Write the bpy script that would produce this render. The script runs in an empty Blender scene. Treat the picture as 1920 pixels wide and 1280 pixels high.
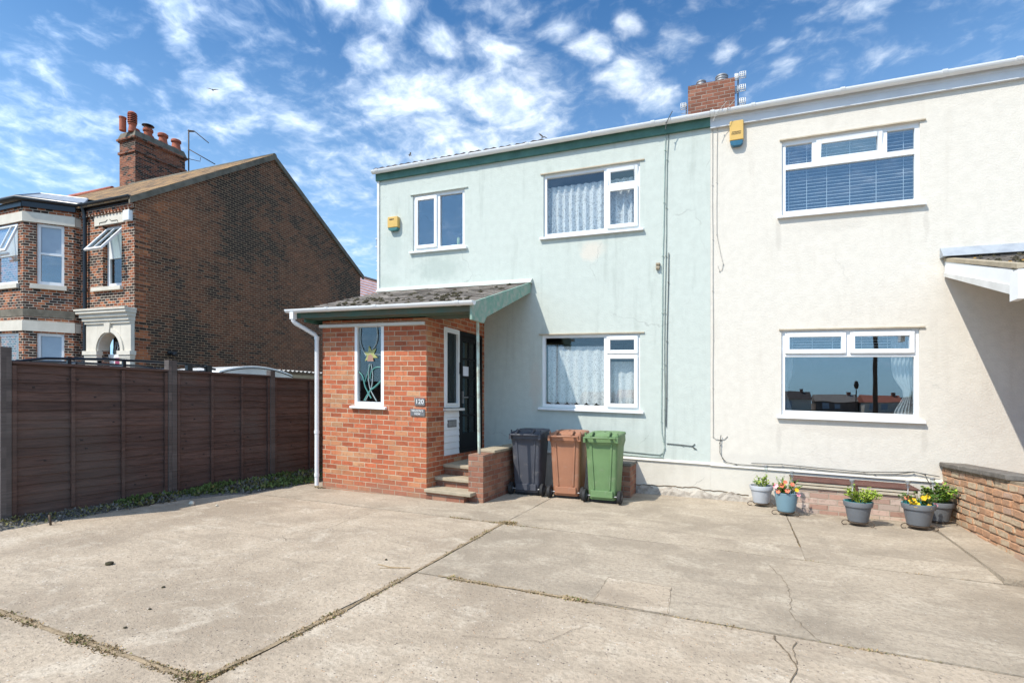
import bpy, bmesh, math, random
from mathutils import Vector
R = math.radians
random.seed(7)
S = bpy.context.scene
COL = S.collection

# ------------------------------------------------------------------ camera
cam = bpy.data.objects.new("camera", bpy.data.cameras.new("camera"))
COL.objects.link(cam); S.camera = cam
cam.location = (0, 0, 1.433)
cam.rotation_euler = (R(90), 0, math.atan2(421, 983))
cam.data.lens = 983 / 1920 * 36
cam.data.shift_y = 112 / 1920
cam.data.clip_end = 2000
cam.data.clip_start = .05

# ------------------------------------------------------------------ light
S.view_settings.view_transform = 'Standard'
S.view_settings.look = 'None'
S.view_settings.exposure = 1.14
S.view_settings.gamma = 1
SUN_DIR = Vector((-.44, -.68, 1)).normalized()
sun = bpy.data.objects.new("sun", bpy.data.lights.new("sun", 'SUN'))
COL.objects.link(sun)
sun.data.energy = 2.4; sun.data.angle = R(.5); sun.data.color = (1, .94, .84)
sun.rotation_euler = SUN_DIR.to_track_quat('Z', 'Y').to_euler()


# ------------------------------------------------------------------ node helper
class NT:
    def __init__(s, tree):
        s.t = tree; s.t.nodes.clear()

    def new(s, typ, **kw):
        n = s.t.nodes.new(typ)
        for k, v in kw.items(): setattr(n, k, v)
        return n

    def put(s, sock, v):
        if v is None: return
        if isinstance(v, bpy.types.NodeSocket): s.t.links.new(v, sock)
        else:
            if hasattr(sock, 'default_value'):
                dv = sock.default_value
                if hasattr(dv, '__len__') and not hasattr(v, '__len__'): v = (v,) * len(dv)
                if hasattr(dv, '__len__') and len(dv) == 4 and len(v) == 3: v = (*v, 1)
                sock.default_value = v

    def m(s, op, a, b=None, c=None, clamp=False):
        n = s.new('ShaderNodeMath', operation=op, use_clamp=clamp)
        for i, v in enumerate((a, b, c)): s.put(n.inputs[i], v)
        return n.outputs[0]

    def vm(s, op, a, b=None):
        n = s.new('ShaderNodeVectorMath', operation=op)
        s.put(n.inputs[0], a); s.put(n.inputs[1], b)
        return n.outputs['Value'] if op in ('DISTANCE', 'LENGTH', 'DOT_PRODUCT') else n.outputs[0]

    def noise(s, vec, scale, detail=4, rough=.55, dist=0, out=0):
        n = s.new('ShaderNodeTexNoise')
        s.put(n.inputs['Vector'], vec); n.inputs['Scale'].default_value = scale
        n.inputs['Detail'].default_value = detail; n.inputs['Roughness'].default_value = rough
        n.inputs['Distortion'].default_value = dist
        return n.outputs[out]

    def voro(s, vec, scale, feature='F1', out='Distance'):
        n = s.new('ShaderNodeTexVoronoi', feature=feature)
        s.put(n.inputs['Vector'], vec); n.inputs['Scale'].default_value = scale
        return n.outputs[out]

    def white(s, vec):
        n = s.new('ShaderNodeTexWhiteNoise', noise_dimensions='3D')
        s.put(n.inputs['Vector'], vec); return n.outputs['Value']

    def ramp(s, fac, stops, interp='LINEAR'):
        n = s.new('ShaderNodeValToRGB'); s.put(n.inputs[0], fac)
        cr = n.color_ramp; cr.interpolation = interp
        while len(cr.elements) < len(stops): cr.elements.new(.5)
        for e, (p, c) in zip(cr.elements, stops):
            e.position = p
            e.color = (c, c, c, 1) if not hasattr(c, '__len__') else (*c[:3], 1)
        return n.outputs[0]

    def step(s, v, a, b):
        n = s.new('ShaderNodeMapRange', interpolation_type='SMOOTHSTEP')
        s.put(n.inputs[0], v); n.inputs[1].default_value = a; n.inputs[2].default_value = b
        return n.outputs[0]

    def mix(s, f, a, b, blend='MIX'):
        n = s.new('ShaderNodeMix', data_type='RGBA', blend_type=blend)
        s.put(n.inputs[0], f); s.put(n.inputs[6], a); s.put(n.inputs[7], b)
        return n.outputs[2]

    def xyz(s, x, y=0, z=0):
        n = s.new('ShaderNodeCombineXYZ')
        for i, v in enumerate((x, y, z)): s.put(n.inputs[i], v)
        return n.outputs[0]

    def sep(s, v):
        n = s.new('ShaderNodeSeparateXYZ'); s.put(n.inputs[0], v); return n.outputs

    def uv(s): return s.new('ShaderNodeUVMap').outputs[0]

    def obj(s): return s.new('ShaderNodeTexCoord').outputs['Object']

    def geo(s): return s.new('ShaderNodeNewGeometry').outputs['Position']

    def bump(s, h, strength=.5, dist=.01):
        n = s.new('ShaderNodeBump'); s.put(n.inputs['Height'], h)
        n.inputs['Strength'].default_value = strength; n.inputs['Distance'].default_value = dist
        return n.outputs[0]

    def surf(s, col, rough=.7, normal=None, metal=0, spec=.3, out=True, **kw):
        p = s.new('ShaderNodeBsdfPrincipled')
        s.put(p.inputs['Base Color'], col); s.put(p.inputs['Roughness'], rough)
        s.put(p.inputs['Metallic'], metal); s.put(p.inputs['Specular IOR Level'], spec)
        if normal is not None: s.put(p.inputs['Normal'], normal)
        for k, v in kw.items(): s.put(p.inputs[k], v)
        if out: s.out(p.outputs[0])
        return p.outputs[0]

    def out(s, sh, typ='ShaderNodeOutputMaterial'):
        o = s.new(typ); s.t.links.new(sh, o.inputs[0])


# ------------------------------------------------------------------ world: sky with broken cloud
W = bpy.data.worlds.new("World"); S.world = W; W.use_nodes = True
n = NT(W.node_tree)
sky = n.new('ShaderNodeTexSky', sky_type='NISHITA', sun_disc=False)
sky.sun_elevation = math.asin(SUN_DIR.z)
sky.sun_rotation = math.atan2(SUN_DIR.x, SUN_DIR.y)
sky.air_density = 1.0; sky.dust_density = .6; sky.ozone_density = 2.2
d = n.new('ShaderNodeTexCoord').outputs['Generated']
dx, dy, dz = n.sep(d)
h = n.m('ADD', n.m('MAXIMUM', dz, 0.0), .15)
p = n.xyz(n.m('DIVIDE', dx, h), n.m('DIVIDE', dy, h), 0)
warp = n.noise(p, 3.5, 4, .55, out=1)
pw = n.vm('ADD', p, n.vm('MULTIPLY', n.vm('SUBTRACT', warp, (.5, .5, .5)), (.15, .15, 0)))
big = n.noise(pw, 4.5, 5, .6)
fine = n.noise(pw, 17.0, 6, .58)
tex = n.m('ADD', n.m('MULTIPLY', big, .45), n.m('MULTIPLY', fine, .55))
# broken altocumulus, denser in the banks listed as (x, y, radius, weight) on the cloud plane
BANKS = [(-0.721, 0.838, 0.065, 0.9), (-0.657, 0.911, 0.08, 1), (-0.595, 1.001, 0.067, 1), (-0.772, 0.969, 0.078, 1),
(-0.777, 1.123, 0.175, 1.1), (-0.647, 1.141, 0.119, 1), (-0.484, 1.1, 0.097, 1.0), (-0.529, 1.235, 0.174,
1.1), (-0.783, 1.289, 0.188, 1), (-0.516, 1.355, 0.122, 0.8), (-0.684, 1.361, 0.172, 0.9), (-1.011, 1.295,
0.143, 0.7), (-0.338, 1.08, 0.052, 1), (-0.3, 1.159, 0.063, 1.1), (-0.249, 1.268, 0.084, 1.1), (-0.186, 1.351,
0.074, 1), (-0.423, 0.987, 0.054, 0.7), (-1.035, 0.702, 0.056, 0.8), (-1.105, 0.75, 0.049, 0.8), (-1.137,
0.889, 0.081, 0.95), (-1.102, 0.983, 0.079, 0.7), (-1.177, 1.015, 0.102, 0.7), (-1.079, 1.067, 0.102, 0.75),
(-1.138, 1.23, 0.122, 0.6), (-1.256, 0.998, 0.123, 0.6), (-1.288, 0.861, 0.046, 0.5), (-1.277, 0.641, 0.036,
0.6), (-1.423, 0.644, 0.082, 0.45), (-1.43, 0.697, 0.072, 0.6), (-1.303, 0.759, 0.056, 0.65), (-1.648, 0.746,
0.198, 0.6), (-1.554, 0.827, 0.143, 0.6), (-1.803, 0.815, 0.23, 0.55), (-1.212, 0.645, 0.059, 0.4), (-1.207,
0.747, 0.052, 0.4), (-0.197, 1.115, 0.039, 0.8), (-0.119, 1.197, 0.054, 0.75), (-0.034, 1.245, 0.049, 0.8),
(0.074, 1.283, 0.031, 0.6), (0.101, 1.359, 0.04, 0.65), (0.285, 1.403, 0.074, 0.6), (0.33, 1.385, 0.064, 0.5),
(0.259, 1.232, 0.055, 0.7), (0.215, 1.415, 0.041, 0.45), (-1.221, 1.394, 0.171, 0.45), (-1.5, 1.778, 0.176,
0.5), (-1.079, 1.145, 0.072, 0.6), (-0.984, 0.939, 0.042, 0.3), (-1.272, 1.258, 0.133, 0.45), (-0.382, 1.004,
0.043, 0.5), (-0.916, 1.149, 0.101, 0.5)]
cov = n.m('ADD', 0.20, n.m('MULTIPLY', n.m('MULTIPLY', n.step(dy, .15, -.35), n.step(dz, .34, .66)), .66))  # second term adds unseen high cloud behind the camera to fill the shadows
for cx, cy, r, w in BANKS:
    mr = n.new('ShaderNodeMapRange', interpolation_type='SMOOTHSTEP')
    n.put(mr.inputs[0], n.vm('DISTANCE', pw, (cx, cy, 0)))
    mr.inputs[1].default_value = r * 1.55; mr.inputs[2].default_value = 0
    mr.inputs[3].default_value = 0; mr.inputs[4].default_value = w
    cov = n.m('SMOOTH_MAX', cov, mr.outputs[0], .15)
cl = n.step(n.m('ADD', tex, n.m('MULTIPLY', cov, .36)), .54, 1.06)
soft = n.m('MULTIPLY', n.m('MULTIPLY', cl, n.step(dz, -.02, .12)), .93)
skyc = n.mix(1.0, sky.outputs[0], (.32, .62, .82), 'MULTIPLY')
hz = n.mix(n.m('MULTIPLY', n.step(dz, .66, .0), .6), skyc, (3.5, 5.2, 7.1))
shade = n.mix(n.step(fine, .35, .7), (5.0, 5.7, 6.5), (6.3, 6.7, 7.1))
# cloud brightened and tinted blue towards the sun, added to lift the shade
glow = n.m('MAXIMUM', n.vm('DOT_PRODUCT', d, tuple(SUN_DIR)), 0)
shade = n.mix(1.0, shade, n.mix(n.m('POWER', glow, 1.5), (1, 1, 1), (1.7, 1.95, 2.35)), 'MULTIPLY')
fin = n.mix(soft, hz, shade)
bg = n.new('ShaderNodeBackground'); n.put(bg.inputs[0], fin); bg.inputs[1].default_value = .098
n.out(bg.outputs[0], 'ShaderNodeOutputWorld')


# ------------------------------------------------------------------ materials
def nm(name):
    m = bpy.data.materials.new(name); m.use_nodes = True
    return m, NT(m.node_tree)


def plain(name, c, c2=None, scale=6, rough=.6, bump=0, bscale=80, spec=.3, metal=0, **kw):
    m, n = nm(name); v = n.obj()
    c2 = c2 or tuple(x * .8 for x in c)
    f = n.step(n.noise(v, scale, 5, .6), .32, .7)
    nor = n.bump(n.noise(v, bscale, 4), bump, .01) if bump else None
    n.surf(n.mix(f, c, c2), rough, nor, metal, spec, **kw)
    return m


def brick(name, stops, mortar, bw=.225, bh=.075, j=.010, bump=.6, tone=.0, tscale=.35, grime=.25, rough=.85, base=0):
    m, n = nm(name)
    u0, v0, _ = n.sep(n.uv())
    wob = n.noise(n.uv(), 11, 2)
    u = n.m('ADD', u0, n.m('MULTIPLY', n.m('SUBTRACT', wob, .5), .012))
    v = n.m('ADD', v0, n.m('MULTIPLY', n.m('SUBTRACT', n.noise(n.uv(), 7, 2), .5), .008))
    rv = n.m('DIVIDE', v, bh); row = n.m('FLOOR', rv); fv = n.m('SUBTRACT', rv, row)
    ru = n.m('ADD', n.m('DIVIDE', u, bw), n.m('MULTIPLY', n.m('PINGPONG', row, 1), .5))
    ru = n.m('ADD', ru, n.m('MULTIPLY', n.white(n.xyz(row, 3, 1)), .12))
    cl_ = n.m('FLOOR', ru); fu = n.m('SUBTRACT', ru, cl_)
    ed = n.m('MINIMUM', n.m('MULTIPLY', n.m('MINIMUM', fu, n.m('SUBTRACT', 1, fu)), bw),
             n.m('MULTIPLY', n.m('MINIMUM', fv, n.m('SUBTRACT', 1, fv)), bh))
    mask = n.step(ed, j * .35, j * .62)
    r = n.white(n.xyz(cl_, row, 5))
    r2 = n.white(n.xyz(cl_, row, 9))
    big = n.noise(n.uv(), tscale, 4, .65)
    val = n.m('ADD', n.m('MULTIPLY', r, 1 - tone), n.m('MULTIPLY', n.step(big, .3, .7), tone))
    col = n.ramp(val, stops)
    mot = n.noise(n.uv(), 38, 4, .7)
    sm = n.noise(n.uv(), 16, 5, .7)
    col = n.mix(n.m('MULTIPLY', n.step(mot, .45, .8), .25), col, n.mix(.5, col, (.5, .36, .26), 'MIX'))
    col = n.mix(n.m('MULTIPLY', r2, .3), col, (.02, .015, .012), 'MIX')
    col = n.mix(n.m('MULTIPLY', n.step(sm, .5, .72), .45), col, (.06, .03, .022))
    mc = n.mix(n.step(n.noise(n.uv(), 5, 4), .3, .7), mortar, tuple(x * .65 for x in mortar))
    fincol = n.mix(mask, mc, col)
    g = n.step(n.noise(n.uv(), 1.6, 6, .65), .5, .75)
    fincol = n.mix(n.m('MULTIPLY', g, grime), fincol, (.05, .045, .04))
    if base:      # splash dirt and salts on the lowest courses
        lo = n.m('MULTIPLY', n.step(n.m('ADD', v0, n.m('MULTIPLY', n.noise(n.uv(), 2.5, 5, .65), .5)), .52, .18), base)
        fincol = n.mix(lo, fincol, (.27, .19, .14))
    hgt = n.m('ADD', mask, n.m('MULTIPLY', n.noise(n.uv(), 90, 3), .35))
    hgt = n.m('ADD', hgt, n.m('MULTIPLY', r, .35))
    n.surf(fincol, rough, n.bump(hgt, bump, .008), 0, .2)
    return m


def render_coat(name, c, dirt, spots=(), dirtamt=.5, streak=.5, cracks=.55):
    m, n = nm(name); uv = n.uv()
    rough = n.noise(uv, 42, 4, .65)
    lump = n.noise(uv, 9, 3)
    fu, fv, _ = n.sep(uv)
    st = n.noise(n.xyz(n.m('MULTIPLY', fu, 5), n.m('MULTIPLY', fv, .45), 0), 1.4, 6, .65)
    bl = n.noise(uv, .75, 6, .62)
    dm = n.m('MULTIPLY', n.step(n.m('ADD', n.m('MULTIPLY', st, streak), n.m('MULTIPLY', bl, 1 - streak)), .5, .68), dirtamt)
    col = n.mix(n.step(lump, .3, .7), c, tuple(x * .94 for x in c))
    col = n.mix(dm, col, dirt)
    for (x, z, rx, rz, cc, a) in spots:
        q = n.xyz(n.m('DIVIDE', n.m('SUBTRACT', fu, x), rx), n.m('DIVIDE', n.m('SUBTRACT', fv, z), rz), 0)
        q = n.vm('ADD', q, n.vm('MULTIPLY', n.vm('SUBTRACT', n.noise(uv, 6, 5, out=1), (.5, .5, .5)), (1.2, 1.2, 0)))
        f = n.m('MULTIPLY', n.step(n.vm('LENGTH', q), 1.0, .35), a)
        col = n.mix(f, col, cc)
    # hairline cracks
    ck = n.voro(n.vm('ADD', uv, n.vm('MULTIPLY', n.noise(uv, 3, 4, out=1), (.35, .35, 0))), .85, 'DISTANCE_TO_EDGE')
    cf = n.m('MULTIPLY', n.step(ck, .006, .001), n.step(n.noise(uv, .9, 2), .52, .62))
    col = n.mix(n.m('MULTIPLY', cf, cracks), col, (.2, .2, .18))
    pit = n.step(n.voro(uv, 55), .16, .03)
    col = n.mix(n.m('MULTIPLY', pit, n.m('MULTIPLY', n.noise(uv, 2.2, 3), .35)), col, (.3, .3, .27))
    hgt = n.m('ADD', n.m('ADD', rough, n.m('MULTIPLY', lump, .35)), n.m('MULTIPLY', pit, -.5))
    n.surf(col, .9, n.bump(hgt, .5, .009), 0, .15)
    return m


def concrete(name, c, dark, pale, agg=.5, scl=1.0):
    m, n = nm(name); v = n.uv()
    a = n.noise(v, .7, 8, .68); b = n.noise(v, 2.6, 7, .68, .6); f = n.noise(v, 26, 5, .7)
    fu, fv, _ = n.sep(v)
    sw = n.noise(n.xyz(n.m('MULTIPLY', fu, .8), n.m('MULTIPLY', fv, 2.2), 0), 1.5, 7, .7, 1.2)
    col = n.mix(n.m('MULTIPLY', n.step(a, .42, .62), .85), c, dark)
    col = n.mix(n.m('MULTIPLY', n.step(b, .49, .68), .55), col, pale)
    col = n.mix(n.m('MULTIPLY', n.step(sw, .5, .64), .6), col, tuple(x * .68 for x in c))
    col = n.mix(n.m('MULTIPLY', n.step(f, .44, .62), .5), col, tuple(x * .6 for x in c))
    cell = n.voro(v, 62 * scl, out='Color'); cd = n.voro(v, 62 * scl)
    cr = n.sep(cell)[0]
    stone = n.m('MULTIPLY', n.step(cd, .42, .28), n.step(n.m('ADD', cr, n.m('MULTIPLY', n.noise(v, 1.1, 4), .5)), .95, 1.15))
    scol = n.ramp(n.sep(cell)[1], [(0, (.12, .1, .09)), (.3, (.33, .26, .2)), (.6, (.5, .42, .33)), (.85, (.55, .36, .22)), (1, (.7, .66, .6))])
    col = n.mix(n.m('MULTIPLY', stone, agg), col, scol)
    pit = n.m('MULTIPLY', n.step(n.voro(v, 23 * scl), .12, .05), n.step(n.noise(v, 1.7, 4), .45, .65))
    col = n.mix(n.m('MULTIPLY', pit, .7 * agg + .1), col, tuple(x * .3 for x in c))
    hgt = n.m('ADD', n.m('MULTIPLY', f, 1.0), n.m('ADD', n.m('MULTIPLY', stone, .5), n.m('MULTIPLY', b, .8)))
    n.surf(col, .92, n.bump(hgt, .8, .014), 0, .2)
    return m


def lace(name, c=(.85, .87, .88), base=.55, pat=.4, scale=1.0, rows=True):
    m, n = nm(name); v = n.uv()
    fu, fv, _ = n.sep(v)
    vo = n.voro(v, 26 * scale, 'DISTANCE_TO_EDGE'); motif = n.voro(n.xyz(fu, n.m('MULTIPLY', fv, .8), 0), 9 * scale)
    thread = n.step(vo, .16, .05)
    rosette = n.m('MULTIPLY', n.step(n.m('SINE', n.m('MULTIPLY', motif, 26)), -.2, .6), 1)
    a = n.m('ADD', n.m('MULTIPLY', n.m('MAXIMUM', thread, n.m('MULTIPLY', rosette, .8)), pat), base, clamp=True)
    dif = n.new('ShaderNodeBsdfDiffuse'); n.put(dif.inputs[0], c)
    trl = n.new('ShaderNodeBsdfTranslucent'); n.put(trl.inputs[0], c)
    m1 = n.new('ShaderNodeMixShader'); m1.inputs[0].default_value = .25
    n.t.links.new(dif.outputs[0], m1.inputs[1]); n.t.links.new(trl.outputs[0], m1.inputs[2])
    tr = n.new('ShaderNodeBsdfTransparent')
    m2 = n.new('ShaderNodeMixShader'); n.put(m2.inputs[0], a)
    n.t.links.new(tr.outputs[0], m2.inputs[1]); n.t.links.new(m1.outputs[0], m2.inputs[2])
    n.out(m2.outputs[0]); return m


def glass(name, refl=.2, tint=(.86, .9, .9), rough=.0):
    m, n = nm(name)
    ge = n.new('ShaderNodeNewGeometry')
    ca = n.m('ABSOLUTE', n.vm('DOT_PRODUCT', ge.outputs['Normal'], ge.outputs['Incoming']))
    f = n.m('ADD', n.m('MULTIPLY', n.m('POWER', n.m('SUBTRACT', 1, ca), 5), .9), refl + .03, clamp=True)
    tr = n.new('ShaderNodeBsdfTransparent'); n.put(tr.inputs[0], tint)
    gl = n.new('ShaderNodeBsdfGlossy'); gl.inputs['Roughness'].default_value = rough; n.put(gl.inputs[0], (.95, .97, 1))
    wob = n.noise(n.obj(), 1.3, 2)
    n.t.links.new(n.bump(wob, .02, .05), gl.inputs['Normal'])
    mx = n.new('ShaderNodeMixShader'); n.put(mx.inputs[0], f)
    n.t.links.new(tr.outputs[0], mx.inputs[1]); n.t.links.new(gl.outputs[0], mx.inputs[2])
    n.out(mx.outputs[0]); return m


def wood(name, c, c2, c3, rough=.8):
    m, n = nm(name)
    u, v, _ = n.sep(n.uv())
    q = n.xyz(n.m('MULTIPLY', u, 1.1), n.m('MULTIPLY', v, 14), 0)
    g = n.noise(q, 3, 6, .65, .8); b = n.noise(n.uv(), .8, 4)
    pl = n.white(n.xyz(n.m('FLOOR', n.m('DIVIDE', v, .125)), n.m('FLOOR', n.m('DIVIDE', u, 1.86)), 2))
    col = n.mix(n.step(g, .3, .7), c, c2)
    col = n.mix(n.m('MULTIPLY', n.step(b, .45, .65), .6), col, c3)
    col = n.mix(n.m('MULTIPLY', pl, .35), col, (.02, .015, .015))
    n.surf(col, rough, n.bump(g, .5, .006), 0, .2)
    return m


M = {}
M['brick_porch'] = brick('red_brick', [(0, (.25, .08, .045)), (.15, (.43, .115, .055)), (.5, (.54, .155, .072)), (.75, (.55, .225, .11)), (1, (.58, .33, .18))],
                         (.56, .45, .32), j=.0105, bump=.5, tone=.3, tscale=1.1, grime=.22, base=.55)
M['brick_dark'] = brick('dark_sooty_brick', [(0, (.018, .014, .012)), (.33, (.05, .031, .023)), (.46, (.15, .062, .034)), (.82, (.25, .095, .046)), (.94, (.33, .115, .048)), (1, (.55, .18, .065))],
                         (.40, .29, .185), bw=.205, bump=.5, tone=.64, tscale=.22, grime=.3, j=.013)
M['brick_front'] = brick('sooty_orange_brick', [(0, (.02, .016, .015)), (.42, (.05, .03, .024)), (.5, (.2, .06, .03)), (.75, (.42, .13, .05)), (1, (.5, .19, .08))],
                         (.58, .50, .40), bw=.18, bump=.4, tone=.3, tscale=1.3, grime=.08, j=.014)
M['brick_chim'] = brick('chimney_brick', [(0, (.02, .016, .014)), (.35, (.04, .025, .02)), (.5, (.24, .075, .04)), (1, (.42, .15, .07))],
                        (.38, .33, .26), bump=.6, tone=.5, tscale=.7, grime=.3)
M['brick_stack'] = brick('stack_brick', [(0, (.2, .08, .05)), (.5, (.3, .115, .07)), (1, (.37, .17, .11))], (.42, .36, .3), bump=.6, tone=.2, grime=.3)
M['brick_pink'] = brick('pale_pink_brick', [(0, (.48, .28, .21)), (.4, (.56, .38, .30)), (.7, (.62, .50, .42)), (1, (.58, .38, .23))], (.50, .42, .33), bump=.6, tone=.15, grime=.1)
M['brick_stepwall'] = brick('worn_brick', [(0, (.24, .10, .07)), (.5, (.36, .16, .10)), (1, (.42, .24, .16))], (.34, .28, .22), bump=.7, tone=.2, grime=.25)
M['mint'] = render_coat('mint_render', (.545, .588, .535), (.34, .375, .335),
                        [(-2.2, 3.98, .28, .2, (.70, .60, .50), .55), (-3.2, 1.72, .14, .55, (.55, .51, .44), .6), (-5.15, 3.9, .7, .34, (.36, .42, .38), .5),
                         (-6.15, 4.35, .28, .45, (.4, .46, .42), .35), (-6.3, 3.7, .4, .2, (.4, .45, .4), .4), (-1.75, .85, .9, .28, (.44, .5, .45), .4)], .42, .6, .3)
M['cream'] = render_coat('cream_render', (.69, .645, .565), (.52, .47, .395), [(.2, .72, .9, .1, (.6, .56, .5), .5), (.5, 3.9, .55, .12, (.64, .60, .53), .4), (1.4, 1.2, 1.1, .12, (.58, .53, .46), .4), (.56, 3.95, .05, .34, (.50, .46, .40), .45), (2.30, 3.98, .045, .3, (.50, .46, .40), .45), (.56, 1.05, .05, .3, (.50, .46, .40), .4), (2.28, 1.08, .05, .26, (.50, .46, .40), .4), (1.2, 4.05, .6, .12, (.56, .52, .46), .35), (2.9, 1.5, .5, .5, (.55, .5, .44), .3)], .36, .55, .12)
M['plinth'] = render_coat('plinth_render', (.65, .61, .53), (.5, .45, .37), [(.2, .08, 2.6, .10, (.52, .46, .37), .8)], .4, .2)
M['white'] = plain('white_upvc', (.82, .83, .83), (.76, .77, .77), 3, .35, spec=.4)
M['white_dirty'] = plain('weathered_white_board', (.74, .73, .70), (.60, .59, .56), 2.5, .5)
M['grey_board'] = plain('pale_grey_board', (.66, .68, .70), (.58, .60, .62), 2, .5)
M['green_board'] = plain('dark_green_paint', (.085, .20, .165), (.06, .145, .12), 4, .55, .15, 30)
M['green_deep'] = plain('weathered_deep_green_board', (.055, .115, .09), (.10, .105, .075), 3, .7, .3, 25)
M['green_flaky'] = plain('flaking_green_paint', (.17, .33, .26), (.34, .38, .32), 9, .75, .5, 22)
M['mint_paint'] = plain('mint_paint_metal', (.50, .62, .54), (.36, .34, .27), 12, .6)
M['black_paint'] = plain('black_paint', (.010, .0105, .011), (.013, .013, .014), 4, .4, spec=.15)
M['glass'] = glass('window_glass', .04, (.93, .95, .95))
M['glass_hi'] = glass('reflective_window_glass', .15, (.84, .88, .9))
M['glass_dark'] = glass('dark_glass', .015, (.5, .58, .58))
M['room'] = plain('room_plaster', (.22, .21, .2), (.18, .17, .16), 1, .9)
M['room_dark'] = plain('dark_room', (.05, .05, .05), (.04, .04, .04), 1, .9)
M['blind'] = plain('white_blind', (.8, .81, .8), None, 2, .5)
M['frosted'] = plain('frosted_pane', (.34, .42, .50), (.30, .37, .45), 1.5, .12, spec=.6)
M['lace1'] = lace('flowered_net', (.93, .94, .94), base=.66, pat=.34, scale=.6)
M['lace2'] = lace('scalloped_net', (.93, .94, .94), base=.66, pat=.34, scale=.85)
M['voile'] = lace('white_voile', (.92, .92, .9), .85, .12, 1)
M['tile_grey'] = plain('grey_roof_tile', (.22, .19, .165), (.31, .27, .23), 5, .9, .5, 45)
M['tile_dark'] = plain('dark_roof_tile', (.045, .035, .034), (.08, .06, .055), 5, .85, .4, 40)
M['moss'] = plain('dark_moss', (.035, .030, .02), (.07, .06, .03), 20, .95, .8, 60)
M['lichen'] = plain('orange_lichen', (.45, .25, .05), (.3, .2, .08), 20, .95, .8, 60)
M['lead'] = plain('lead_sheet', (.30, .33, .37), (.42, .45, .48), 5, .5, .1, 20, metal=.3)
M['concrete_a'] = concrete('worn_concrete', (.475, .385, .285), (.315, .25, .183), (.62, .535, .42), 1.0)
M['concrete_b'] = concrete('smooth_concrete', (.425, .352, .265), (.28, .23, .172), (.56, .48, .372), .7, 1.3)
M['step'] = plain('sandstone_slab', (.42, .35, .25), (.33, .28, .2), 7, .9, .3, 50)
M['soil'] = plain('dry_soil', (.22, .165, .105), (.13, .10, .068), 14, .95, .9, 60)
M['joint_soil'] = plain('tan_joint_dirt', (.36, .27, .17), (.21, .155, .095), 22, .95, .9, 50)
M['gravel'] = plain('dark_gravel', (.10, .095, .085), (.2, .19, .17), 40, .95, 1, 40)
M['fence'] = wood('dark_fence_board', (.165, .098, .078), (.09, .057, .047), (.14, .110, .094))
M['fence_post'] = wood('grey_fence_post', (.17, .142, .128), (.11, .094, .086), (.14, .12, .11))
M['slat'] = plain('brown_slat', (.13, .055, .04), (.085, .038, .03), 7, .6, .2, 40)
M['pale_wood'] = plain('pale_timber', (.55, .48, .37), (.45, .38, .28), 5, .8, .2, 30)
def bin_mat(name, c, c2):
    m, n = nm(name); v = n.obj()
    a = n.noise(v, 2.2, 5, .6); b = n.noise(v, 7, 6, .7); sc = n.noise(n.vm('MULTIPLY', v, (30, 30, 3)), 1, 3)
    col = n.mix(n.step(a, .35, .65), c, c2)
    col = n.mix(n.m('MULTIPLY', n.step(b, .52, .75), .35), col, (.34, .30, .25))
    col = n.mix(n.m('MULTIPLY', n.step(sc, .66, .74), .18), col, (.5, .48, .45))
    n.surf(col, n.m('ADD', .42, n.m('MULTIPLY', b, .25)), n.bump(n.noise(v, 160, 3), .06, .01), 0, .35); return m


M['bin_black'] = bin_mat('charcoal_plastic', (.072, .076, .092), (.055, .058, .072))
M['bin_brown'] = bin_mat('brown_plastic', (.37, .168, .094), (.30, .138, .08))
M['bin_green'] = bin_mat('green_plastic', (.15, .25, .105), (.12, .20, .085))
M['rubber'] = plain('black_rubber', (.02, .02, .021), (.035, .035, .035), 9, .7)
M['steel'] = plain('galvanised_steel', (.34, .34, .34), (.26, .26, .26), 9, .5, metal=.5)
M['iron'] = plain('wrought_iron', (.06, .045, .035), (.12, .08, .05), 30, .7)
M['yellow'] = plain('yellow_plastic', (.66, .43, .13), (.58, .38, .11), 3, .4)
M['blue_lens'] = plain('blue_lens', (.05, .16, .24), (.04, .13, .2), 3, .2)
M['teal_lens'] = plain('teal_lens', (.08, .22, .22), (.06, .18, .18), 3, .25)
M['slate'] = plain('grey_slate', (.13, .13, .135), (.17, .17, .17), 12, .6, .2, 60)
M['ink'] = plain('black_ink', (.02, .02, .02), None, 3, .6)
M['letter'] = plain('white_letter', (.85, .85, .83), None, 3, .5)
M['cable_dark'] = plain('black_cable', (.085, .09, .085), None, 3, .6)
M['cable_mid'] = plain('grey_green_conduit', (.26, .31, .28), (.17, .2, .18), 8, .7)
M['cable_mint'] = plain('painted_conduit', (.40, .50, .45), (.3, .36, .32), 8, .7)
M['cable_pale'] = plain('pale_cable', (.50, .47, .42), (.38, .36, .32), 8, .7)
M['terracotta'] = plain('terracotta', (.45, .135, .075), (.33, .095, .055), 5, .75)
M['cement'] = plain('mossy_cement', (.20, .175, .135), (.12, .105, .08), 4, .95, .7, 30)
M['stone_white'] = plain('painted_stone', (.66, .61, .52), (.58, .535, .45), 3, .8, .15, 40)
M['black_gutter'] = plain('black_gutter', (.018, .02, .024), None, 3, .3, spec=.5)
M['door_pink'] = plain('raspberry_door', (.30, .06, .12), None, 3, .4)
M['van'] = plain('white_van_paint', (.78, .78, .76), None, 2, .25, spec=.5)
M['corrugated'] = plain('corrugated_sheet', (.45, .44, .42), (.3, .28, .25), 3, .6)
M['pot_pale'] = plain('pale_grey_pot', (.46, .48, .51), None, 3, .5)
M['pot_blue'] = plain('blue_grey_pot', (.165, .265, .315), (.145, .235, .28), 3, .5)
M['pot_grey'] = plain('dark_grey_pot', (.155, .165, .178), None, 3, .5)
M['pot_teal'] = plain('teal_lining', (.05, .30, .33), None, 3, .4)
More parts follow.
